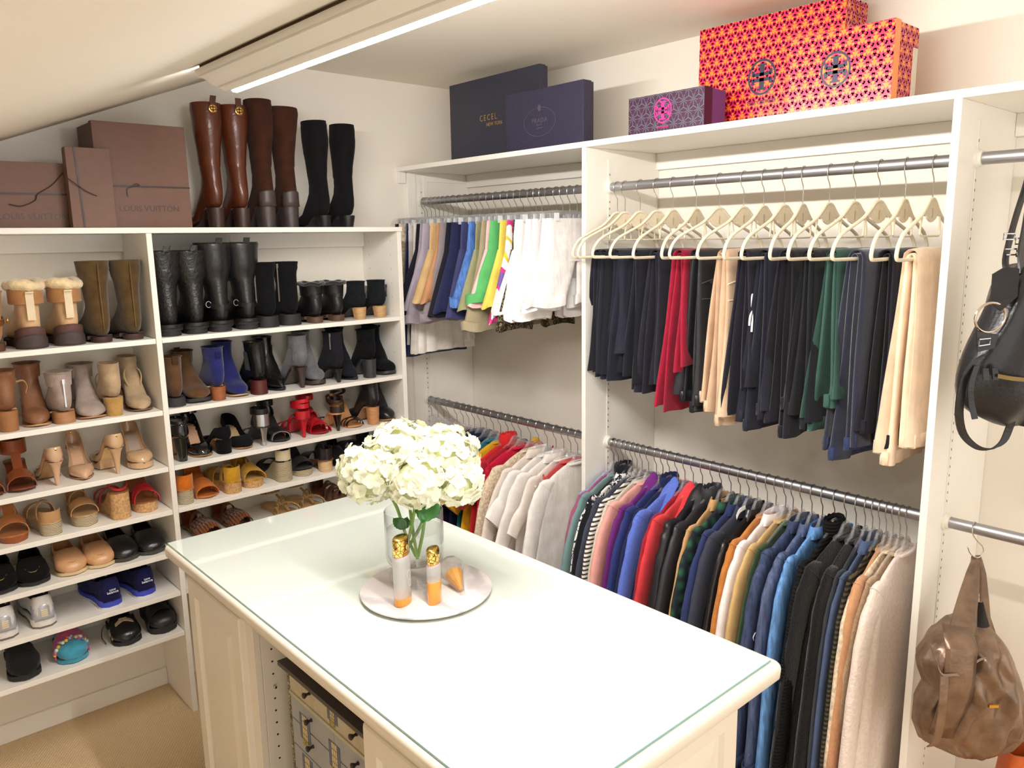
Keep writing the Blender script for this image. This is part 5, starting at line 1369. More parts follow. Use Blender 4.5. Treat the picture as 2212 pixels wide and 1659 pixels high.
# ================================================================ gift boxes on the shelves
def clip_rect(poly, x0, x1, y0, y1):
    for ax, v, sg in ((0, x0, 1), (0, x1, -1), (1, y0, 1), (1, y1, -1)):
        out = []
        for i in range(len(poly)):
            a, b = poly[i], poly[(i+1) % len(poly)]; da, db = (a[ax]-v)*sg, (b[ax]-v)*sg
            if da >= 0: out.append(a)
            if da*db < 0: t = da/(da-db); out.append((a[0]+(b[0]-a[0])*t, a[1]+(b[1]-a[1])*t))
        poly = out
        if len(poly) < 3: return None
    return poly
def motif(s, thin=1.):
    """three anchor-shaped arms around a hub: convex pieces"""
    P_ = []; st = .085*s*thin; bt = min(1.35, thin)
    for k in range(3):
        a = PI/2+k*2*PI/3; ca, sa = math.cos(a), math.sin(a)
        def T(u, v): return (ca*u-sa*v, sa*u+ca*v)     # u along the arm
        P_.append([T(-.02*s, -st), T(.40*s, -st), T(.40*s, st), T(-.02*s, st)])
        for sg in (1, -1):
            q = [T(.54*s, 0), T((.54-.17*bt)*s, 0), T((.37-.10*bt)*s, sg*(.25-.11*bt)*s), T(.37*s, sg*.25*s)]; P_.append(q if sg > 0 else q[::-1])
            q = [T(.37*s, sg*.25*s), T((.37-.09*bt)*s, sg*(.25-.11*bt)*s), T(.23*s, sg*(.31-.11*bt)*s), T(.21*s, sg*.33*s)]
            P_.append(q if sg > 0 else q[::-1])
    return P_
def pattern(par, m, w, h, s, mtx, thin=1., name='printed_pattern'):
    b = MB(); mo = motif(s*(1.06 if thin > 1 else 1.), thin); dx = s*.98; dy = s*.86
    for r in range(-1, int(h/dy)+2):
        for c in range(-1, int(w/dx)+2):
            ox, oy = c*dx+(dx/2 if r % 2 else 0), r*dy
            for p in mo:
                q = clip_rect([(x+ox, y+oy) for x, y in p], .0006, w-.0006, .0006, h-.0006)
                if q: b.add([mtx @ Vector((x, y, .0004)) for x, y in q], [tuple(range(len(q)))])
    o = b.build(name, m, par, smooth=False); o['kind'] = 'stuff'
    return o
def emblem(par, m, cx, cy, r, mtx):
    b = MB(); n = 40
    def ring(r0, r1):
        o = len(b.v); b.v += [tuple(mtx @ Vector((cx+q*math.cos(2*PI*k/n)*.9, cy+q*math.sin(2*PI*k/n), .0009))) for q in (r0, r1) for k in range(n)]
        b.f += [(o+k, o+(k+1) % n, o+n+(k+1) % n, o+n+k) for k in range(n)]
    ring(r*.88, r)
    for sg in (1, -1):
        T = lambda pts: b.add([mtx @ Vector((cx+x*r, cy+sg*y*r, .0009)) for x, y in (pts if sg > 0 else pts[::-1])], [tuple(range(len(pts)))])
        T([(-.14, .05), (.14, .05), (.16, .62), (-.16, .62)])                                       # stem
        T([(-.30, .72), (-.30, .62), (.30, .62), (.30, .72)])                                       # serif far from the middle
        T([(-.62, .05), (.62, .05), (.66, .30), (-.66, .30)] if False else [(-.60, .06), (.60, .06), (.50, .24), (-.50, .24)])   # cross bar
        T([(-.68, .10), (-.50, .06), (-.46, .36), (-.66, .42)]); T([(.50, .06), (.68, .10), (.66, .42), (.46, .36)])             # bar serifs
    o = b.build('emblem', m, par, smooth=False)
    return o
def front_x(y1, z0, x):       # face looking to -x: u runs from y1 towards smaller y, v up
    return Matrix(((0, 0, -1, x), (-1, 0, 0, y1), (0, 1, 0, z0), (0, 0, 0, 1)))
def front_y(x0, z0, y):       # face looking to -y: u runs towards +x
    return Matrix(((1, 0, 0, x0), (0, 0, -1, y), (0, 1, 0, z0), (0, 0, 0, 1)))
def closet_box(label, pl, pr, ptop, xf, dep, m, lid=.03, name='gift_box', px_top=None, over=.003):
    """box on the closet's top shelf, lid facing the room (-x); pl, pr: pixel columns of the front's edges; ptop: row of the upper left corner"""
    z0 = HT+.0006
    y1 = y_at(pl, xf, z0+.1); y0 = y_at(pr, xf, z0+.1); z1 = z_at(ptop, xf, y1)
    t = thing(name, label, 'box', (xf, y0, z0))
    o = MB().box(0, lid, 0, y1-y0, 0, z1-z0).build('lid', m, t, smooth=False, bevel=.001)
    MB().box(lid+.0003, dep, over, y1-y0-over, over*0, z1-z0-over).build('base', m, t, smooth=False, bevel=.001)
    return t, y1-y0, z1-z0
BB = mat('box_navy', (44, 46, 62), .42, var=.06, vscale=40, bump=.35, bscale=160)
BP = mat('box_plum', (50, 48, 70), .35, var=.06, vscale=40, bump=.5, bscale=130)
t, w, h = closet_box('tall dark navy box with gold lettering behind the oval-emblem box', 974, 1166, 186, HF+.10, .05, BB, .035)
GP = metalm((222, 178, 110), .35)
F = front_x(w, 0, -.0002)
u = lambda px: w*(px-974)/(1166-974)
lettering('lettering', 'C E C E L', GP, .036, t, F @ Matrix.Translation((w*.455, h*.50, .0006)), xs=.8)
lettering('lettering', 'NEW YORK', GP, .022, t, F @ Matrix.Translation((w*.525, h*.415, .0006)), xs=.95)
t, w, h = closet_box('plum-navy box with a fine oval emblem in front of the gold-lettered box', 1094, 1260, 207, HF+.03, .06, BP, .045)
F = front_x(w, 0, -.0002); EM = mat('emblem_grey', (112, 106, 112), .4, metal=.5)
lettering('lettering', 'PRADA', EM, .026, t, F @ Matrix.Translation((w*.455, h*.47, .0004)), spacing=1.1)
lettering('lettering', 'MILANO', EM, .009, t, F @ Matrix.Translation((w*.455, h*.40, .0004)))
MB().tube([F @ Vector((w*.455+w*.205*math.cos(k*PI/24), h*.45+h*.24*math.sin(k*PI/24), .0004)) for k in range(48)], .0009, 5, closed=True).build('oval_emblem', EM, t)
cr = MB()
cr.poly([F @ Vector((w*.455+x*.010, h*.69+y*.014, .0004)) for x, y in ((-.6, -1), (.6, -1), (.9, -.2), (.7, .5), (.3, .6), (0, 1), (-.3, .6), (-.7, .5), (-.9, -.2))], (-.0006, 0, 0))
fl = MB()
fl.poly([F @ Vector((w*.455+x*.018, h*.34+y*.005, .0004)) for x, y in ((-1, -.6), (-.3, .2), (.3, -.2), (1, .4), (1, .9), (.3, .4), (-.3, .8), (-1, 0))], (-.0006, 0, 0))
cr.build('crest', EM, t, smooth=False); fl.build('flourish', EM, t, smooth=False)
PU = mat('box_purple', (104, 66, 130), .4, var=.04, vscale=30)
t, w, h = closet_box('long purple patterned box with hot pink emblem', 1358, 1522, 214, HF+.03, .125, PU, .045)
MATS_side = mat('box_aubergine', (66, 22, 56), .5)
t.children[1].data.materials[0] = MATS_side
F = front_x(w, 0, -.0002)
pattern(t, mat('print_sage', (110, 122, 136), .4), w, h, .040, F, thin=.3)
PK = mat('print_hot_pink', (238, 44, 140), .4)
emblem(t, PK, w*.475, h*.55, h*.33, F)
lettering('lettering', 'TORY BURCH', PK, .008, t, F @ Matrix.Translation((w*.475, h*.12, .001)))
OR = mat('box_orange', (250, 138, 40), .3, var=.03, vscale=30, coat=.3)
MG = mat('print_magenta', (214, 22, 84), .3, coat=.3)
t, w, h = closet_box('large orange and magenta patterned box with navy emblem, behind the smaller one', 1508, 1819, 66, HF+.195, .14, OR, .04)
F = front_x(w, 0, -.0002)
pattern(t, MG, w, h, .036, F, thin=1.35)
pattern(t, MG, .14, h, .036, front_y(0, 0, -.0002), thin=1.35)
NVP = mat('print_navy', (38, 42, 70), .3, coat=.2)
emblem(t, NVP, w*.475, h*.45, .056, F)
lettering('lettering', 'TORY BURCH', NVP, .017, t, F @ Matrix.Translation((w*.475, h*.45-.078, .001)))
t, w, h = closet_box('smaller orange and magenta patterned box with navy emblem, in front', 1702, 1930, 86, HF+.03, .16, OR, .035)
F = front_x(w, 0, -.0002)
pattern(t, MG, w, h, .037, F, thin=1.35)
pattern(t, MG, .16, h-.004, .037, front_y(0, 0, .0026), thin=1.35)
emblem(t, NVP, w*.475, h*.50, .049, F)
b = MB().box(.125, .15, -.0012, .0025, .02, h*.72); b.build('barcode_sticker', paint((222, 212, 196), .6), t, smooth=False)

# brown boxes with ribbon at the left of the shoe unit
BR = mat('box_brown', (112, 80, 66), .55, var=.05, vscale=40, bump=.3, bscale=220)
EMB = mat('box_emboss', (70, 48, 42), .4)
RIB = satin((58, 44, 42))
def brown_box(label, pl, pr, ptop, yf, dep, name='gift_box', xl=None, yaw=0.):
    z0 = S0+.0006
    x0 = x_at(pl, yf, z0+.1) if xl is None else xl; x1 = x_at(pr, yf, z0+.05); z1 = z_at(ptop, x0, yf)
    t = thing(name, label, 'box', (x0, yf, z0), yaw)
    w, h = x1-x0, z1-z0
    MB().box(0, w, 0, .035, 0, h).build('lid', BR, t, smooth=False, bevel=.001)
    MB().box(.003, w-.003, .0353, dep, 0, h-.003).build('base', BR, t, smooth=False, bevel=.001)
    return t, w, h
def ribbon_loop(t, w, dep, zz):
    MB().band([(-.001, -.001, zz), (w*.25, -.0016, zz), (w*.5, -.0016, zz), (w*.75, -.0016, zz), (w+.001, -.001, zz)], (0, 0, .006), .001).build('ribbon', RIB, t, smooth=False)
    MB().band([(-.001, -.001, zz), (-.0016, dep*.5, zz), (-.001, dep, zz)], (0, 0, .006), .001).build('ribbon', RIB, t, smooth=False)
t, w, h = brown_box('large square brown box with dark ribbon and embossed lettering', 214, 414, 259, SF+.07, .2)
ribbon_loop(t, w, .2, h*.40)
MB().tube(spline([(w*.36, -.003, h*.40), (w*.40, -.008, h*.425), (w*.43, -.008, h*.41), (w*.36, -.004, h*.40), (w*.30, -.004, h*.37), (w*.30, -.003, h*.30)], 22), .0016, 5).build('ribbon_knot', RIB, t)
lettering('lettering', 'LOUIS VUITTON', EMB, .030, t, front_y(0, 0, -.0002) @ Matrix.Translation((w*.53, h*.185, .0004)), xs=.95)
t, w, h = brown_box('slim upright brown box tied with a vertical dark ribbon', 151, 250, 316, SF+.008, .055)
MB().band([(w*.26, -.0012, 0.001), (w*.235, -.0016, h*.5), (w*.20, -.0012, h)], (.006, 0, 0), .001).build('ribbon', RIB, t, smooth=False)
MB().tube(spline([(-.004, -.004, h*.62), (w*.1, -.008, h*.56), (w*.25, -.006, h*.50), (w*.42, -.004, h*.44), (w*.6, -.003, h*.40)], 14), .0016, 5).build('ribbon_end', RIB, t)
t, w, h = brown_box('low wide brown box with looped ribbon beside the slim box', 0, 148, 341, SF+.068, .2, xl=.36)
ribbon_loop(t, w, .2, h*.52)
MB().tube(spline([(w*.99, -.004, h*.86), (w*.88, -.006, h*.66), (w*.75, -.006, h*.52), (w*.72, -.006, h*.42), (w*.6, -.006, h*.33), (w*.5, -.004, h*.36)], 18), .0017, 5).build('ribbon_knot', RIB, t)
lettering('lettering', 'LOUIS VUITTON', EMB, .030, t, front_y(0, 0, -.0002) @ Matrix.Translation((w*.70, h*.17, .0004)), xs=.95)
# ================================================================ things on the island
zt = IT
tc_ = on(921, 1268, 2, IT+.014); TX, TY, TR = tc_[0], tc_[1], .176
MARBLE = bpy.data.materials.new('marble'); MARBLE.use_nodes = True
_N = MARBLE.node_tree.nodes; _L = MARBLE.node_tree.links; _b = _N['Principled BSDF']; _b.inputs['Roughness'].default_value = .22
_tc = _N.new('ShaderNodeTexCoord'); _w = _N.new('ShaderNodeTexWave'); _w.inputs['Scale'].default_value = 2.2; _w.inputs['Distortion'].default_value = 9; _w.inputs['Detail'].default_value = 4; _w.inputs['Detail Scale'].default_value = 1.6
_L.new(_tc.outputs['Object'], _w.inputs[0])
_r = _N.new('ShaderNodeValToRGB'); _r.color_ramp.elements[0].position = .0; _r.color_ramp.elements[0].color = rgb((206, 198, 200)); _r.color_ramp.elements[1].position = .28; _r.color_ramp.elements[1].color = rgb((240, 233, 233))
_L.new(_w.outputs['Fac'], _r.inputs[0]); _L.new(_r.outputs[0], _b.inputs['Base Color'])
tray = MB().lathe([(.0001, .003), (TR*.90, .003), (TR*.93, .004), (TR*.985, .0075), (TR, .0105), (TR*.998, .0135), (TR*.985, .0145), (.0001, .0145)], 72).build('marble_tray', MARBLE, None, angle=1.)
tray.location = (TX, TY, IT)
t_f = MB().lathe([(.0001, 0), (TR*.8, 0), (TR*.8, .0032), (.0001, .0032)], 48).build('tray_foot', rubber((150, 150, 140)), tray)
tag(tray, 'round white marble tray with grey veins on the glass top', 'tray')
ZT2 = IT+.0146
# --- vase
vc = on(899, 1254, 2, ZT2); VX, VY = vc[0], vc[1]
GLASS = thinclear_mat('vase_glass', (.975, .98, .98), .02, .03)
vase = thing('glass_vase', 'clear glass cylinder vase with bulged foot, half full of water', 'vase', (VX, VY, ZT2))
VR, VH = .079, .205
out = [(.0001, 0), (.060, 0), (.069, .006), (.072, .018), (.070, .032), (.062, .043), (.060, .048), (.067, .056), (.076, .066), (VR, .080), (VR, VH-.002), (VR-.0012, VH)]
inn = [(VR-.0030, VH-.002), (VR-.0032, .084), (.071, .070), (.060, .060), (.0001, .058)]
MB().lathe(out+inn, 56, cap0=False, cap1=False).build('glass', GLASS, vase, angle=1.3)
wl = .150
MB().lathe([(.0001, .0585), (.0598, .0602), (.0708, .0702), (VR-.0034, .0843), (VR-.0034, wl), (.0001, wl)], 48, cap0=False, cap1=False).build('water', thinclear_mat('water', (.97, .975, .97), .0, .03), vase, angle=1.)

# --- hydrangeas
PET = bpy.data.materials.new('petal'); PET.use_nodes = True
_N = PET.node_tree.nodes; _L = PET.node_tree.links; _b = _N['Principled BSDF']; _b.inputs['Roughness'].default_value = .75; _b.inputs['Specular IOR Level'].default_value = .2
_oi = _N.new('ShaderNodeObjectInfo'); _mx = _N.new('ShaderNodeMix'); _mx.data_type = 'RGBA'; _mx.inputs[6].default_value = rgb((252, 250, 240)); _mx.inputs[7].default_value = rgb((240, 240, 206))
_L.new(_oi.outputs['Random'], _mx.inputs[0]); _L.new(_mx.outputs[2], _b.inputs['Base Color'])
_tr = _N.new('ShaderNodeBsdfTranslucent'); _tr.inputs[0].default_value = rgb((250, 248, 226)); _ms = _N.new('ShaderNodeMixShader'); _ms.inputs[0].default_value = .25
_L.new(_b.outputs[0], _ms.inputs[1]); _L.new(_tr.outputs[0], _ms.inputs[2]); _L.new(_ms.outputs[0], _N['Material Output'].inputs[0])
LEAF = mat('leaf_green', (40, 104, 34), .45, var=.25, vscale=30, bump=.3, bscale=60)
STEM = mat('stem_green', (132, 170, 78), .5, var=.15, vscale=30)
CORE = mat('floret_core', (224, 228, 180), .9)
petal_meshes = []
for v in range(4):
    R = random.Random(900+v); b = MB()
    for k in range(4):
        a = PI/2*k+R.uniform(-.15, .15); ca, sa = math.cos(a), math.sin(a); ln = R.uniform(.0165, .0205); wd = R.uniform(.0095, .0118); cup = R.uniform(.002, .006); tw = R.uniform(-.003, .003)
        rows = [(0, .0015, 0), (.25, wd*.72, cup*.35), (.55, wd, cup*.85), (.82, wd*.78, cup*1.05), (1, wd*.2, cup*.6)]
        o = len(b.v)
        for u_, w_, z_ in rows:
            for s_, dz in ((-1, .0012), (0, 0), (1, .0012)):
                x, y = ln*u_, w_*s_; z = z_+dz*abs(s_)+tw*s_*u_
                b.v.append((ca*x-sa*y, sa*x+ca*y, z))
        for i in range(4):
            for j in range(2): b.f.append((o+i*3+j, o+i*3+j+1, o+(i+1)*3+j+1, o+(i+1)*3+j))
    me = bpy.data.meshes.new('floret'); me.from_pydata(b.v, [], b.f); me.materials.append(PET); me.polygons.foreach_set('use_smooth', [True]*len(me.polygons)); me.update()
    petal_meshes.append(me)
vd = float((np.array([VX, VY, 1.2])-_C)@_F)
HEADS = [(806, 1018, .0, .090, 'leaning furthest over the shoe shelves'), (868, 972, .05, .090, 'rising above the middle of the bouquet'), (958, 985, .03, .092, 'beside the coloured tops'), (905, 1040, -.055, .076, 'hanging low over the vase rim'), (985, 1040, -.01, .070, 'drooping toward the perfume bottles')]
for hi, (px, py, dd, r, where) in enumerate(HEADS):
    R = random.Random(40+hi); c = _C+ray(px, py)*(vd+dd)
    rootp = Vector((VX+R.uniform(-.02, .02), VY+R.uniform(-.02, .02), ZT2+.066+.006*hi))
    t = thing('hydrangea', 'white hydrangea bloom '+where, 'flower', tuple(rootp), 0, 'hydrangeas in the glass vase')
    cl = Vector(c)-rootp
    neck = Vector((VX-rootp.x+(c[0]-VX)*.45, VY-rootp.y+(c[1]-VY)*.45, VH-.066+.01))
    start = -neck*.32; start.z = 0
    MB().tube(spline([start, start*.2+neck*.45, neck, lerp(neck, cl, .6), cl], 18), .0045, 8).build('stem', STEM, t)
    MB().ball(tuple(cl), r*.80, 12, .86).build('core', CORE, t)
    n = int(115*(r/.085)**2)
    for k in range(n):
        z = 1-2*(k+.5)/n; ph = k*2.39996
        rr = math.sqrt(1-z*z); nrm = Vector((rr*math.cos(ph), rr*math.sin(ph), z*.9+.02))
        nrm = (nrm+Vector((R.uniform(-.18, .18), R.uniform(-.18, .18), R.uniform(-.18, .18)))).normalized()
        p = cl+Vector((nrm.x*r, nrm.y*r, nrm.z*r*.86))*R.uniform(.90, 1.04)
        o = bpy.data.objects.new('floret', petal_meshes[k % 4]); COL.objects.link(o); o.parent = t; o.location = p
        q = (nrm+Vector((R.uniform(-.35, .35), R.uniform(-.35, .35), R.uniform(-.35, .35)))).normalized().to_track_quat('Z', 'Y')
        o.rotation_euler = q.to_euler(); o.scale = (R.uniform(.9, 1.2),)*3
        o.rotation_euler.rotate_axis('Z', R.uniform(0, 6.28))
    def leafmesh(base, tip, wid, name='leaf'):
        base, tip = Vector(base), Vector(tip); ax = tip-base; side = ax.cross(Vector((_F[0], _F[1], _F[2]))).normalized()*wid; nn = side.cross(ax).normalized()
        b = MB(); rings = []
        for i in range(13):
            u_ = i/12; w_ = math.sin(PI*min(1, u_**.75))**.8*(1+.06*(-1)**i); cp = base+ax*u_+nn*(.008*math.sin(PI*u_))
            rings.append([cp+side*w_*s_+nn*(-.006*abs(s_)) for s_ in (-1, -.5, 0, .5, 1)])
        return b.loft(rings, closed=False).build(name, LEAF, t, solid=.0006)
    if hi == 3:
        a = Vector(_C+ray(930, 1075)*(vd-.085))-rootp; e = Vector(_C+ray(912, 1130)*(vd-.10))-rootp
        leafmesh(a, e, .034)
    if hi == 0:
        a = Vector(_C+ray(875, 1140)*(vd-.045))-rootp; e = Vector(_C+ray(848, 1118)*(vd-.07))-rootp
        leafmesh(a, e, .016)
        e = Vector(_C+ray(880, 1115)*(vd-.06))-rootp; leafmesh(a, e, .012)

# --- perfume bottles
FROST = bpy.data.materials.new('frosted_glass'); FROST.use_nodes = True
_b = FROST.node_tree.nodes['Principled BSDF']; _b.inputs['Base Color'].default_value = rgb((238, 238, 230)); _b.inputs['Roughness'].default_value = .35; _b.inputs['Transmission Weight'].default_value = .55; _b.inputs['IOR'].default_value = 1.3
FROSTC = thinclear_mat('frosted_clear', (.985, .985, .975), .03, .3, .28)
AMBER = mat('perfume_amber', (240, 162, 44), .2, coat=.5)
GCAP = bpy.data.materials.new('engraved_gold'); GCAP.use_nodes = True
_N = GCAP.node_tree.nodes; _L = GCAP.node_tree.links; _b = _N['Principled BSDF']; _b.inputs['Metallic'].default_value = 1; _b.inputs['Roughness'].default_value = .16
_tc = _N.new('ShaderNodeTexCoord'); _v = _N.new('ShaderNodeTexVoronoi'); _v.feature = 'DISTANCE_TO_EDGE'; _v.inputs['Scale'].default_value = 85; _L.new(_tc.outputs['Object'], _v.inputs['Vector'])
_r = _N.new('ShaderNodeValToRGB'); _r.color_ramp.elements[0].position = .03; _r.color_ramp.elements[0].color = rgb((120, 84, 30)); _r.color_ramp.elements[1].position = .08; _r.color_ramp.elements[1].color = rgb((236, 204, 120)); _L.new(_v.outputs['Distance'], _r.inputs[0]); _L.new(_r.outputs[0], _b.inputs['Base Color'])
def flask(label, px, py, w, d, h, fill, cap, rz):
    c = on(px, py, 2, ZT2)
    t = thing('perfume_bottle', label, 'perfume bottle', (c[0], c[1], ZT2), rz, 'perfume bottles on the tray')
    def el(z, k=1., m=36): return [(w*k*math.cos(2*PI*j/m), d*k*math.sin(2*PI*j/m), z) for j in range(m)]
    MB().loft([el(0, .93), el(.003, 1.), el(fill, 1.0)]).build('perfume', AMBER, t, angle=.9)
    MB().loft([el(fill+.0003, 1.0), el(h-.004, 1.02), el(h, .97)]).build('frosted_body', FROSTC, t, angle=.9)
    MB().loft([el(h, .93), el(h+.0045, .93)]).build('pink_collar', mat('collar_pink', (226, 190, 204), .4), t, angle=.9)
    MB().loft([el(h+.0046, .90), el(h+.006, .95), el(h+cap-.003, .95), el(h+cap, .90)]).build('cap', GCAP, t, angle=.9)
    MB().loft([el(h+cap+.0002, .89), el(h+cap+.003, .80), el(h+cap+.0045, .5), el(h+cap+.005, .02)]).build('cap_top', GOLD, t, angle=1.3)
    for k, (u0, z0, s_) in enumerate(((0, .62, 1.), (.1, .45, .8))):
        pts = []
        for j in range(22):
            a = j/21*2*PI*1.15; q = u0+.30*s_*math.cos(a)*(1-j/60); zz = h*(z0+.10*s_*math.sin(a))
            th_ = -PI/2+q; pts.append((w*1.022*math.cos(th_), d*1.022*math.sin(th_), zz))
        if min(p[2] for p in pts) > fill+.002: MB().tube(pts, .0012, 5).build('relief_swirl', FROST, t)
    return t
flask('tall frosted perfume bottle nearly empty, with engraved gold cap', 871, 1302, .0305, .0195, .128, .021, .048, .50)
flask('short frosted perfume bottle half full of amber, with engraved gold cap', 939, 1300, .0245, .0165, .102, .060, .042, .50)
c = on(1000, 1278, 2, ZT2+.012)
XT = thinclear_mat('crystal', (.985, .97, .95), .08, .02, .06)
n_ = 10
R_b = .031; Lb = .115; tl = math.atan2(R_b-.006, .085)
t = thing('crystal_perfume_bottle', 'faceted clear crystal perfume bottle with amber scent, lying on the tray', 'perfume bottle', (c[0], c[1], ZT2+.0068), 0)
d_ = Vector((VX+.10-c[0], VY+.02-c[1], 0)); d_ = Vector((.34, .94, 0)).normalized()
zx = (d_*math.cos(tl)+Vector((0, 0, math.sin(tl)))).normalized(); sx_ = d_.cross(Vector((0, 0, 1))).normalized(); uy_ = sx_.cross(zx).normalized()
Mx = Matrix((( sx_.x, uy_.x, zx.x, 0), (sx_.y, uy_.y, zx.y, 0), (sx_.z, uy_.z, zx.z, 0), (0, 0, 0, 1)))
def fac(prof, name, m):
    b = MB().lathe([(r*1.22, z*1.15) for r, z in prof], n_); b.v = [tuple(Mx @ Vector(p)) for p in b.v]
    return b.build(name, m, t, smooth=False)
fac([(.0045, 0), (.0062, .001), (.007, .012), (.0245, .075), (R_b, .092), (.0265, .104), (.014, .114), (.001, .1155)], 'crystal_body', XT)
fac([(.0046, .016), (.0205, .068), (.001, .0685)], 'perfume', mat('perfume_gold', (226, 160, 44), .12, coat=.6))

# ================================================================ painted chest of small drawers in the island's open bay
CXF = BX0+.055
cy1 = y_at(617, CXF, .75); cy0 = YB0+.004
cz1 = z_at(1432, CXF, cy1)
print('chest', cy0, cy1, cz1)
CGREY = mat('chest_grey', (168, 170, 172), .6, var=.05, vscale=20)
IVY = ramp_mat('painted_ivy', [(0, (150, 142, 120)), (.42, (96, 94, 72)), (.55, (190, 180, 152)), (.66, (70, 74, 58))], 90)
ch = thing('painted_chest', 'small chest of drawers painted as a blue-shuttered townhouse, inside the island', 'chest', (CXF, cy0, .091))
W_ = cy1-cy0; H_ = cz1-.091; D_ = .30
MB().box(.012, D_, 0, W_, 0, H_).build('body', mat('chest_side', (66, 70, 66), .6, var=.3, vscale=60), ch, smooth=False, bevel=.001)
MB().poly([(-.022, -.004, H_), (D_, -.004, H_), (D_, -.004, H_+.012), (-.022, -.004, H_+.012)], (0, W_+.012, 0)).build('roof', mat('chest_roof', (74, 68, 68), .5), ch, smooth=False)
RH = .078; nrow = int(H_/RH); nco = 2
stone = mat('chest_stone', (196, 186, 158), .65, var=.08, vscale=30); KN = mat('knob_dark', (40, 24, 20), .35)
SHT = mat('shutter_blue', (104, 108, 130), .6, var=.1, vscale=60); WIN = mat('window_cream', (226, 212, 174), .5); MUN = mat('window_bar', (150, 132, 96), .6); FLW = ramp_mat('window_box_flowers', [(0, (150, 144, 84)), (.5, (196, 182, 110)), (.6, (110, 112, 66))], 160)
for r in range(nrow+1):
    z1 = H_-r*RH-.002; z0 = max(.004, z1-RH+.004)
    if z1-z0 < .02: continue
    for c_ in range(nco):
        y0 = .012+c_*(W_-.024)/nco+.001; y1 = .012+(c_+1)*(W_-.024)/nco-.001
        dr = MB().box(.0, .0118, y0, y1, z0, z1).build('drawer', stone if r == 0 else CGREY, ch, smooth=False, bevel=.001)
        kb = MB().lathe([(.0055, 0), (.0038, .004), (.0035, .008), (.0075, .015), (.0085, .018), (.006, .0205), (.0001, .021)], 12).build('knob', KN, dr)
        kb.rotation_euler = (0, -PI/2, 0); kb.location = (0, (y0+y1)/2, z1-.03)
MB().box(-.001, .0005, .0, .011, 0, H_-.01).box(-.001, .0005, W_-.011, W_, 0, H_-.01).build('ivy_border', IVY, ch, smooth=False)
MB().box(-.0035, -.0002, .011, W_-.011, H_-RH-.006, H_-RH+.004).build('cornice', stone, ch, smooth=False)
def window(yc, zb, w, h):
    wn = MB().box(-.0012, -.0003, yc-w/2, yc+w/2, zb, zb+h).build('painted_window', WIN, ch, smooth=False)
    mu = MB()
    for k in range(4): q = yc-w/2+w*k/3; mu.box(-.0018, -.0012, q-.0009, q+.0009, zb, zb+h)
    for k in range(5): q = zb+h*k/4; mu.box(-.0018, -.0012, yc-w/2, yc+w/2, q-.0009, q+.0009)
    mu.build('glazing_bars', MUN, wn, smooth=False)
    for s_ in (-1, 1):
        MB().box(-.0014, -.0003, yc+s_*(w/2+.008)-.0065, yc+s_*(w/2+.008)+.0065, zb, zb+h).build('shutter', SHT, wn, smooth=False)
    MB().box(-.003, -.0003, yc-w/2-.002, yc+w/2+.002, zb-.012, zb+.004).build('window_box', FLW, wn, smooth=False)
for r in range(4):
    for c_ in range(3):
        zz = H_-RH-.03-.085-r*.125
        if zz > .02: window(W_*(.18+.32*c_), zz, .028, .075)
window(W_*.5, H_-.058, .022, .040)

# ================================================================ bags in the end bay
def view_frame(px, x, zc):
    """a vertical plane facing the room through the rod; local x to the right, z up"""
    y = y_at(px, x, zc)
    return Vector((x, y, zc))
VA = math.atan2(-_R[1], _R[0])         # yaw of the camera's right vector
def bagmap(origin, off):
    d = float((np.array(origin)-_C)@_F)
    def f(px, py, dy=0.):
        dy = dy+off(py)
        # local coordinates on the plane through origin spanned by the camera-right direction and up
        row = ray(px, py); nx, ny = math.sin(VA), math.cos(VA)
        t = (origin[0]*nx+origin[1]*ny+dy)/(row[0]*nx+row[1]*ny)
        p = _C+row*t-np.array(origin)
        return (p[0]*math.cos(VA)-p[1]*math.sin(VA), dy, p[2])
    return f
BLE = leather((28, 28, 32), .33, .2)
og = view_frame(2232, RX, RU)
t = thing('black_handbag', 'slouchy black leather handbag with metal rings, hung from the upper rod', 'handbag', og, -VA)
f = bagmap(tuple(og), lambda py: -.11*min(1, max(0, (py-345)/300)))
rows = [(2196, 2236, 566), (2158, 2250, 600), (2143, 2262, 640), (2125, 2275, 690), (2098, 2296, 740), (2076, 2316, 790), (2065, 2328, 835), (2072, 2322, 870), (2096, 2300, 896), (2136, 2264, 914), (2180, 2220, 920)]
rings = []
for i, (a, b_, py) in enumerate(rows):
    A, B = f(a, py), f(b_, py); cx = (A[0]+B[0])/2; hw = (B[0]-A[0])/2; th = .075*math.sin(PI*min(1, .12+.95*i/10))**.7+.008
    rings.append([(cx+hw*math.cos(2*PI*k/40), A[1]+th*math.sin(2*PI*k/40)*(1+.10*math.sin(6*2*PI*k/40+i))+.006*math.sin(k*.9+i*.7), A[2]+.004*math.sin(k*.6+i)) for k in range(40)])
MB().loft(rings).build('body', BLE, t, angle=1.3, sub=1)
z0 = f(2150, 790)
MB().band(spline([f(2155, 812, -.082), f(2190, 818, -.090), f(2240, 822, -.086)], 10), (0, 0, .010), .003).build('zipper', metalm((126, 102, 64), .4), t)
for px in (2128, 2148): MB().band(spline([f(px, 796, -.070), f(px+1, 808, -.074), f(px+2, 820, -.072)], 6), (.014, 0, 0), .006).build('zipper_keeper', BLE, t)
MB().band(spline([f(2176, 590, -.03), f(2172, 560, -.02), f(2184, 507, -.01), f(2197, 460, 0), f(2216, 400, 0), f(2228, 352, 0), f(2232, 339, .0), f(2240, 352, .0), f(2246, 400, .02), f(2240, 480, .03), f(2226, 575, .03)], 40), (.020, .012, 0), .005).build('handle', BLE, t)
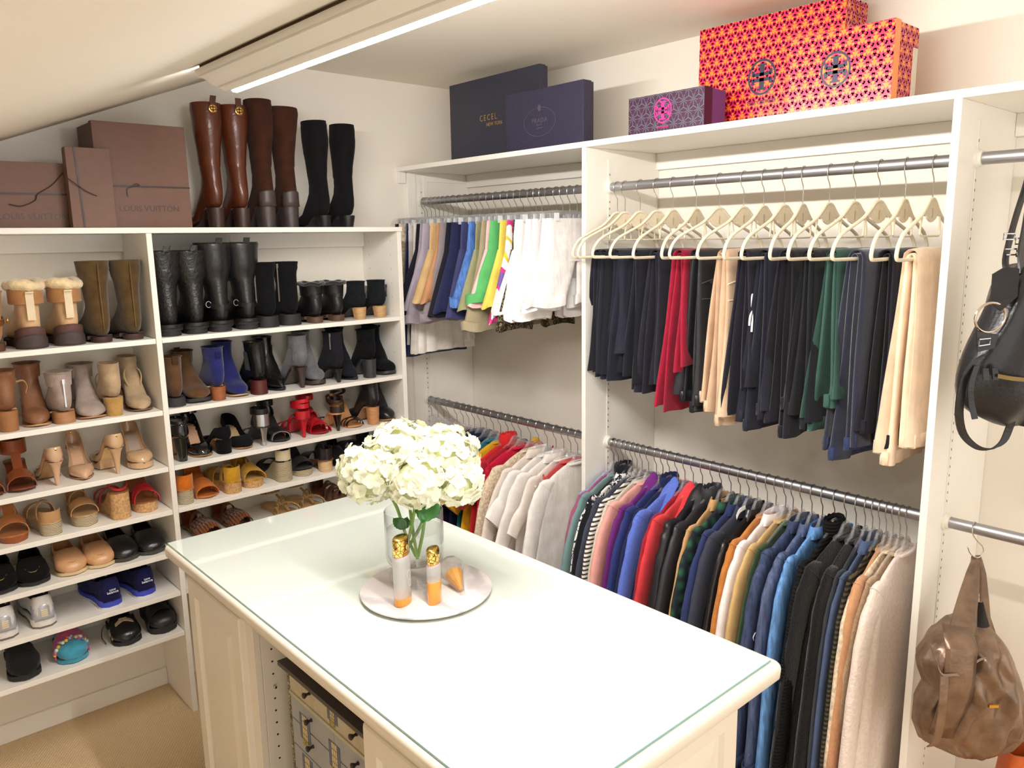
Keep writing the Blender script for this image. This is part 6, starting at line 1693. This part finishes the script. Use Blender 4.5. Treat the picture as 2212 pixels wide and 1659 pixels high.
MB().band(spline([f(2208, 590, -.035), f(2205, 545, -.03), f(2216, 480, -.02), f(2228, 400, -.01), f(2234, 350, .0), f(2238, 338, .006), f(2245, 350, .0), f(2256, 420, .03), f(2250, 575, .04)], 36), (.020, .012, 0), .005).build('handle', BLE, t)
for px, py in ((2180, 512), (2183, 545), (2206, 522), (2208, 548)):
    q = f(px, py, -.022)
    MB().tube([(q[0]-.014, q[1], q[2]-.006), (q[0]+.014, q[1], q[2]-.006), (q[0]+.014, q[1], q[2]+.008), (q[0]-.014, q[1], q[2]+.008)], .0022, 6, closed=True).build('buckle', CHROME, t)
q = f(2139, 686, -.062)
MB().tube([(q[0]+.036*math.cos(k*PI/12), q[1]-.004*math.sin(k*PI/12), q[2]+.036*math.sin(k*PI/12)) for k in range(24)], .0032, 8, closed=True).build('ring', metalm((206, 190, 176), .18), t)
MB().poly([f(2143, 592, -.045), f(2170, 576, -.05), f(2200, 580, -.055), f(2196, 640, -.066), f(2160, 672, -.07), f(2138, 655, -.06)], (0, -.004, 0)).build('flap', BLE, t, smooth=False)
MB().poly([f(2108, 716, -.068), f(2156, 722, -.074), f(2146, 752, -.08), f(2110, 760, -.076)], (0, -.004, 0)).build('tab', BLE, t, smooth=False)
q = f(2126, 740, -.086); MB().tube([(q[0]-.012, q[1], q[2]-.008), (q[0]+.014, q[1], q[2]-.004), (q[0]+.014, q[1], q[2]+.010), (q[0]-.012, q[1], q[2]+.008)], .0022, 6, closed=True).build('tab_buckle', CHROME, t)
MB().band(spline([f(2128, 765, -.085), f(2105, 780, -.088), f(2088, 806, -.082), f(2076, 850, -.07), f(2072, 900, -.05), f(2082, 940, -.03), f(2110, 966, -.02), f(2140, 970, -.015), f(2166, 955, -.015), f(2180, 925, -.02), f(2188, 900, -.03)], 40), (.020, 0, .004), .004).build('long_strap', BLE, t)
MB().band(spline([f(2110, 790, -.09), f(2098, 830, -.09), f(2098, 868, -.08), f(2106, 905, -.075)], 14), (.014, 0, .002), .003).build('strap_end', BLE, t)

BRZ = mat('bronze_leather', (132, 108, 90), .32, metal=.55, var=.3, vscale=18, bump=.9, bscale=20, bdetail=6.)
og = view_frame(2107, RX, RL)
sh = thing('s_hook', 'chrome s-hook on the lower rod carrying the bronze bag', 'hook', og, -VA)
f = bagmap(tuple(og), lambda py: -.16*min(1, max(0, (py-1215)/170)))
hk = [f(2114, 1150, .014), f(2112, 1136, .012), f(2106, 1127.5, .0), f(2101, 1138, -.016), f(2102, 1155, -.018), f(2112, 1170, -.012), f(2122, 1180, -.01), f(2124, 1193, -.01), f(2115, 1204, -.010), f(2104, 1203, -.010), f(2095, 1194, -.010), f(2091, 1183, -.010)]
MB().tube(spline(hk, 36), .0016, 6).build('wire', WIRE, sh)
MB().ball(f(2091, 1182, -.010), .003, 6).build('tip', CHROME, sh)
t = thing('bronze_handbag', 'metallic bronze slouchy leather hobo bag hanging from the s-hook', 'handbag', og, -VA)
rows = [(2046, 2136, 1352), (2022, 2156, 1376), (2003, 2168, 1393), (1983, 2180, 1420), (1986, 2192, 1450), (1996, 2204, 1480), (1976, 2213, 1516), (1969, 2216, 1555), (1980, 2208, 1588), (2026, 2180, 1614), (2070, 2134, 1634)]
def crease(k, n, u):
    a = 2*PI*k/n
    return .007*math.sin(7*a+9*u)+.006*abs(math.sin(4*a-6*u+1))+.004*math.sin(15*a+14*u)+.004*math.sin(11*a-17*u)
rings = []; NR, NK = 30, 76
for i in range(NR+1):
    u = i/NR*(len(rows)-1); k0 = min(int(u), len(rows)-2); fr_ = u-k0; fr_ = fr_*fr_*(3-2*fr_)
    a, b_, py = [lerp(rows[k0][q], rows[k0+1][q], fr_) for q in range(3)]
    A, B = f(a, py), f(b_, py); cx = (A[0]+B[0])/2; hw = (B[0]-A[0])/2; v = i/NR; th = .085*math.sin(PI*min(1, .2+.8*v))**.6+.008
    ring = []
    for k in range(NK):
        c_, s_ = math.cos(2*PI*k/NK), math.sin(2*PI*k/NK); d = crease(k, NK, v)*min(1, 4*v+.15)*min(1, 6*(1-v)+.1)
        ring.append((cx+(hw-abs(d)*.4)*c_, A[1]+(th-d*1.3)*s_, A[2]+.006*math.sin(3*2*PI*k/NK+8*v)*(1-abs(2*v-1))))
    rings.append(ring)
MB().loft(rings).build('body', BRZ, t, angle=1.6)
def strip_surface(Ls, Rs, dyf, name, m, nn=9, wv=0.):
    rings = []
    for i, ((a, b_), (c_, d2)) in enumerate(zip(Ls, Rs)):
        k = (b_-1200)/170; dy = dyf(k)
        A, B = f(a, b_, dy), f(c_, d2, dy)
        rings.append([(lerp(A[0], B[0], q/(nn-1)), lerp(A[1], B[1], q/(nn-1))-.010*math.sin(PI*q/(nn-1))*k+wv*math.sin(9*q/(nn-1)+k*6), lerp(A[2], B[2], q/(nn-1))) for q in range(nn)])
    return MB().loft(rings, closed=False).build(name, m, t, solid=.004, angle=1.6)
# handle: two tapering bands that meet at the hook, dark opening between them
strip_surface([(2040, 1372), (2050, 1350), (2058, 1320), (2072, 1280), (2088, 1236), (2099, 1212), (2101, 1202)], [(2113, 1372), (2112, 1350), (2112, 1320), (2114, 1280), (2116, 1236), (2118, 1212), (2117, 1202)], lambda k: -.006-.055*max(0, k), 'handle_front', BRZ, wv=.0025)
strip_surface([(2108, 1378), (2110, 1340), (2113, 1290), (2114, 1240), (2112, 1210), (2110, 1201)], [(2160, 1392), (2141, 1335), (2136, 1290), (2130, 1240), (2123, 1212), (2118, 1201)], lambda k: .004+.035*max(0, k), 'handle_back', BRZ, wv=.002)
strip_surface([(2106, 1378), (2109, 1340), (2112, 1300)], [(2146, 1384), (2133, 1335), (2124, 1300)], lambda k: .0-.005*k, 'opening_shade', mat('opening_shade_black', (26, 22, 22), .7))  # near-black sheet painted in as the shade inside the bag's opening
rings = []
for (a, b_), (c_, d2) in zip([(2040, 1352), (2042, 1400), (2036, 1450), (2030, 1500), (2024, 1560), (2020, 1600)], [(2112, 1366), (2110, 1400), (2102, 1450), (2098, 1500), (2086, 1560), (2078, 1610)]):
    A, B = f(a, b_, -.09), f(c_, d2, -.09); k = (b_-1352)/248
    rings.append([(lerp(A[0], B[0], u), A[1]+.09-.058-.040*math.sin(PI*min(1, .15+k*.85))-.008*math.sin(PI*u), lerp(A[2], B[2], u)) for u in (0, .2, .4, .6, .8, 1)])
MB().loft(rings, closed=False).build('centre_panel', BRZ, t, solid=.003)
MB().band(spline([f(2010, 1395, -.05), f(2022, 1425, -.09), f(2034, 1456, -.105), (f(2060, 1457, -.108)), f(2090, 1455, -.10), f(2108, 1430, -.09), f(2130, 1422, -.085), f(2142, 1440, -.085)], 26), (0, .002, .006), .004).build('drawstring', BRZ, t)
MB().band(spline([f(2040, 1460, -.108), f(2038, 1500, -.112), f(2032, 1560, -.11), f(2022, 1600, -.10), f(2010, 1612, -.09)], 16), (.020, 0, .003), .003).build('drawstring_tail', BRZ, t)
q = f(2146, 1525, -.092); MB().box(q[0]-.012, q[0]+.012, q[1]-.003, q[1]+.003, q[2]-.004, q[2]+.004).build('gold_clasp', GOLD, t, smooth=False)

ot = on(2230, 1625, 0, 2.36)
t = thing('orange_tote', 'burnt orange leather tote standing on the closet floor', 'handbag', (2.36, ot[1], 0), -VA)
OL = leather((196, 92, 34), .4)
TZ = float(ot[2])+.01
def rr(w, d, z): return [(w*sup(2*PI*k/32, 4)[0], d*sup(2*PI*k/32, 4)[1], z) for k in range(32)]
MB().loft([rr(.10, .05, .001), rr(.106, .056, .01), rr(.098, .050, TZ*.5), rr(.078, .036, TZ), rr(.074, .032, TZ), rr(.09, .046, TZ*.5)]).build('body', OL, t)
for s_ in (-1, 1): MB().tube(spline([(-.04, s_*.034, TZ-.02), (-.036, s_*.03, TZ+.05), (0, s_*.02, TZ+.085), (.036, s_*.03, TZ+.05), (.04, s_*.034, TZ-.02)], 18), .005, 8).build('handle', OL, t)
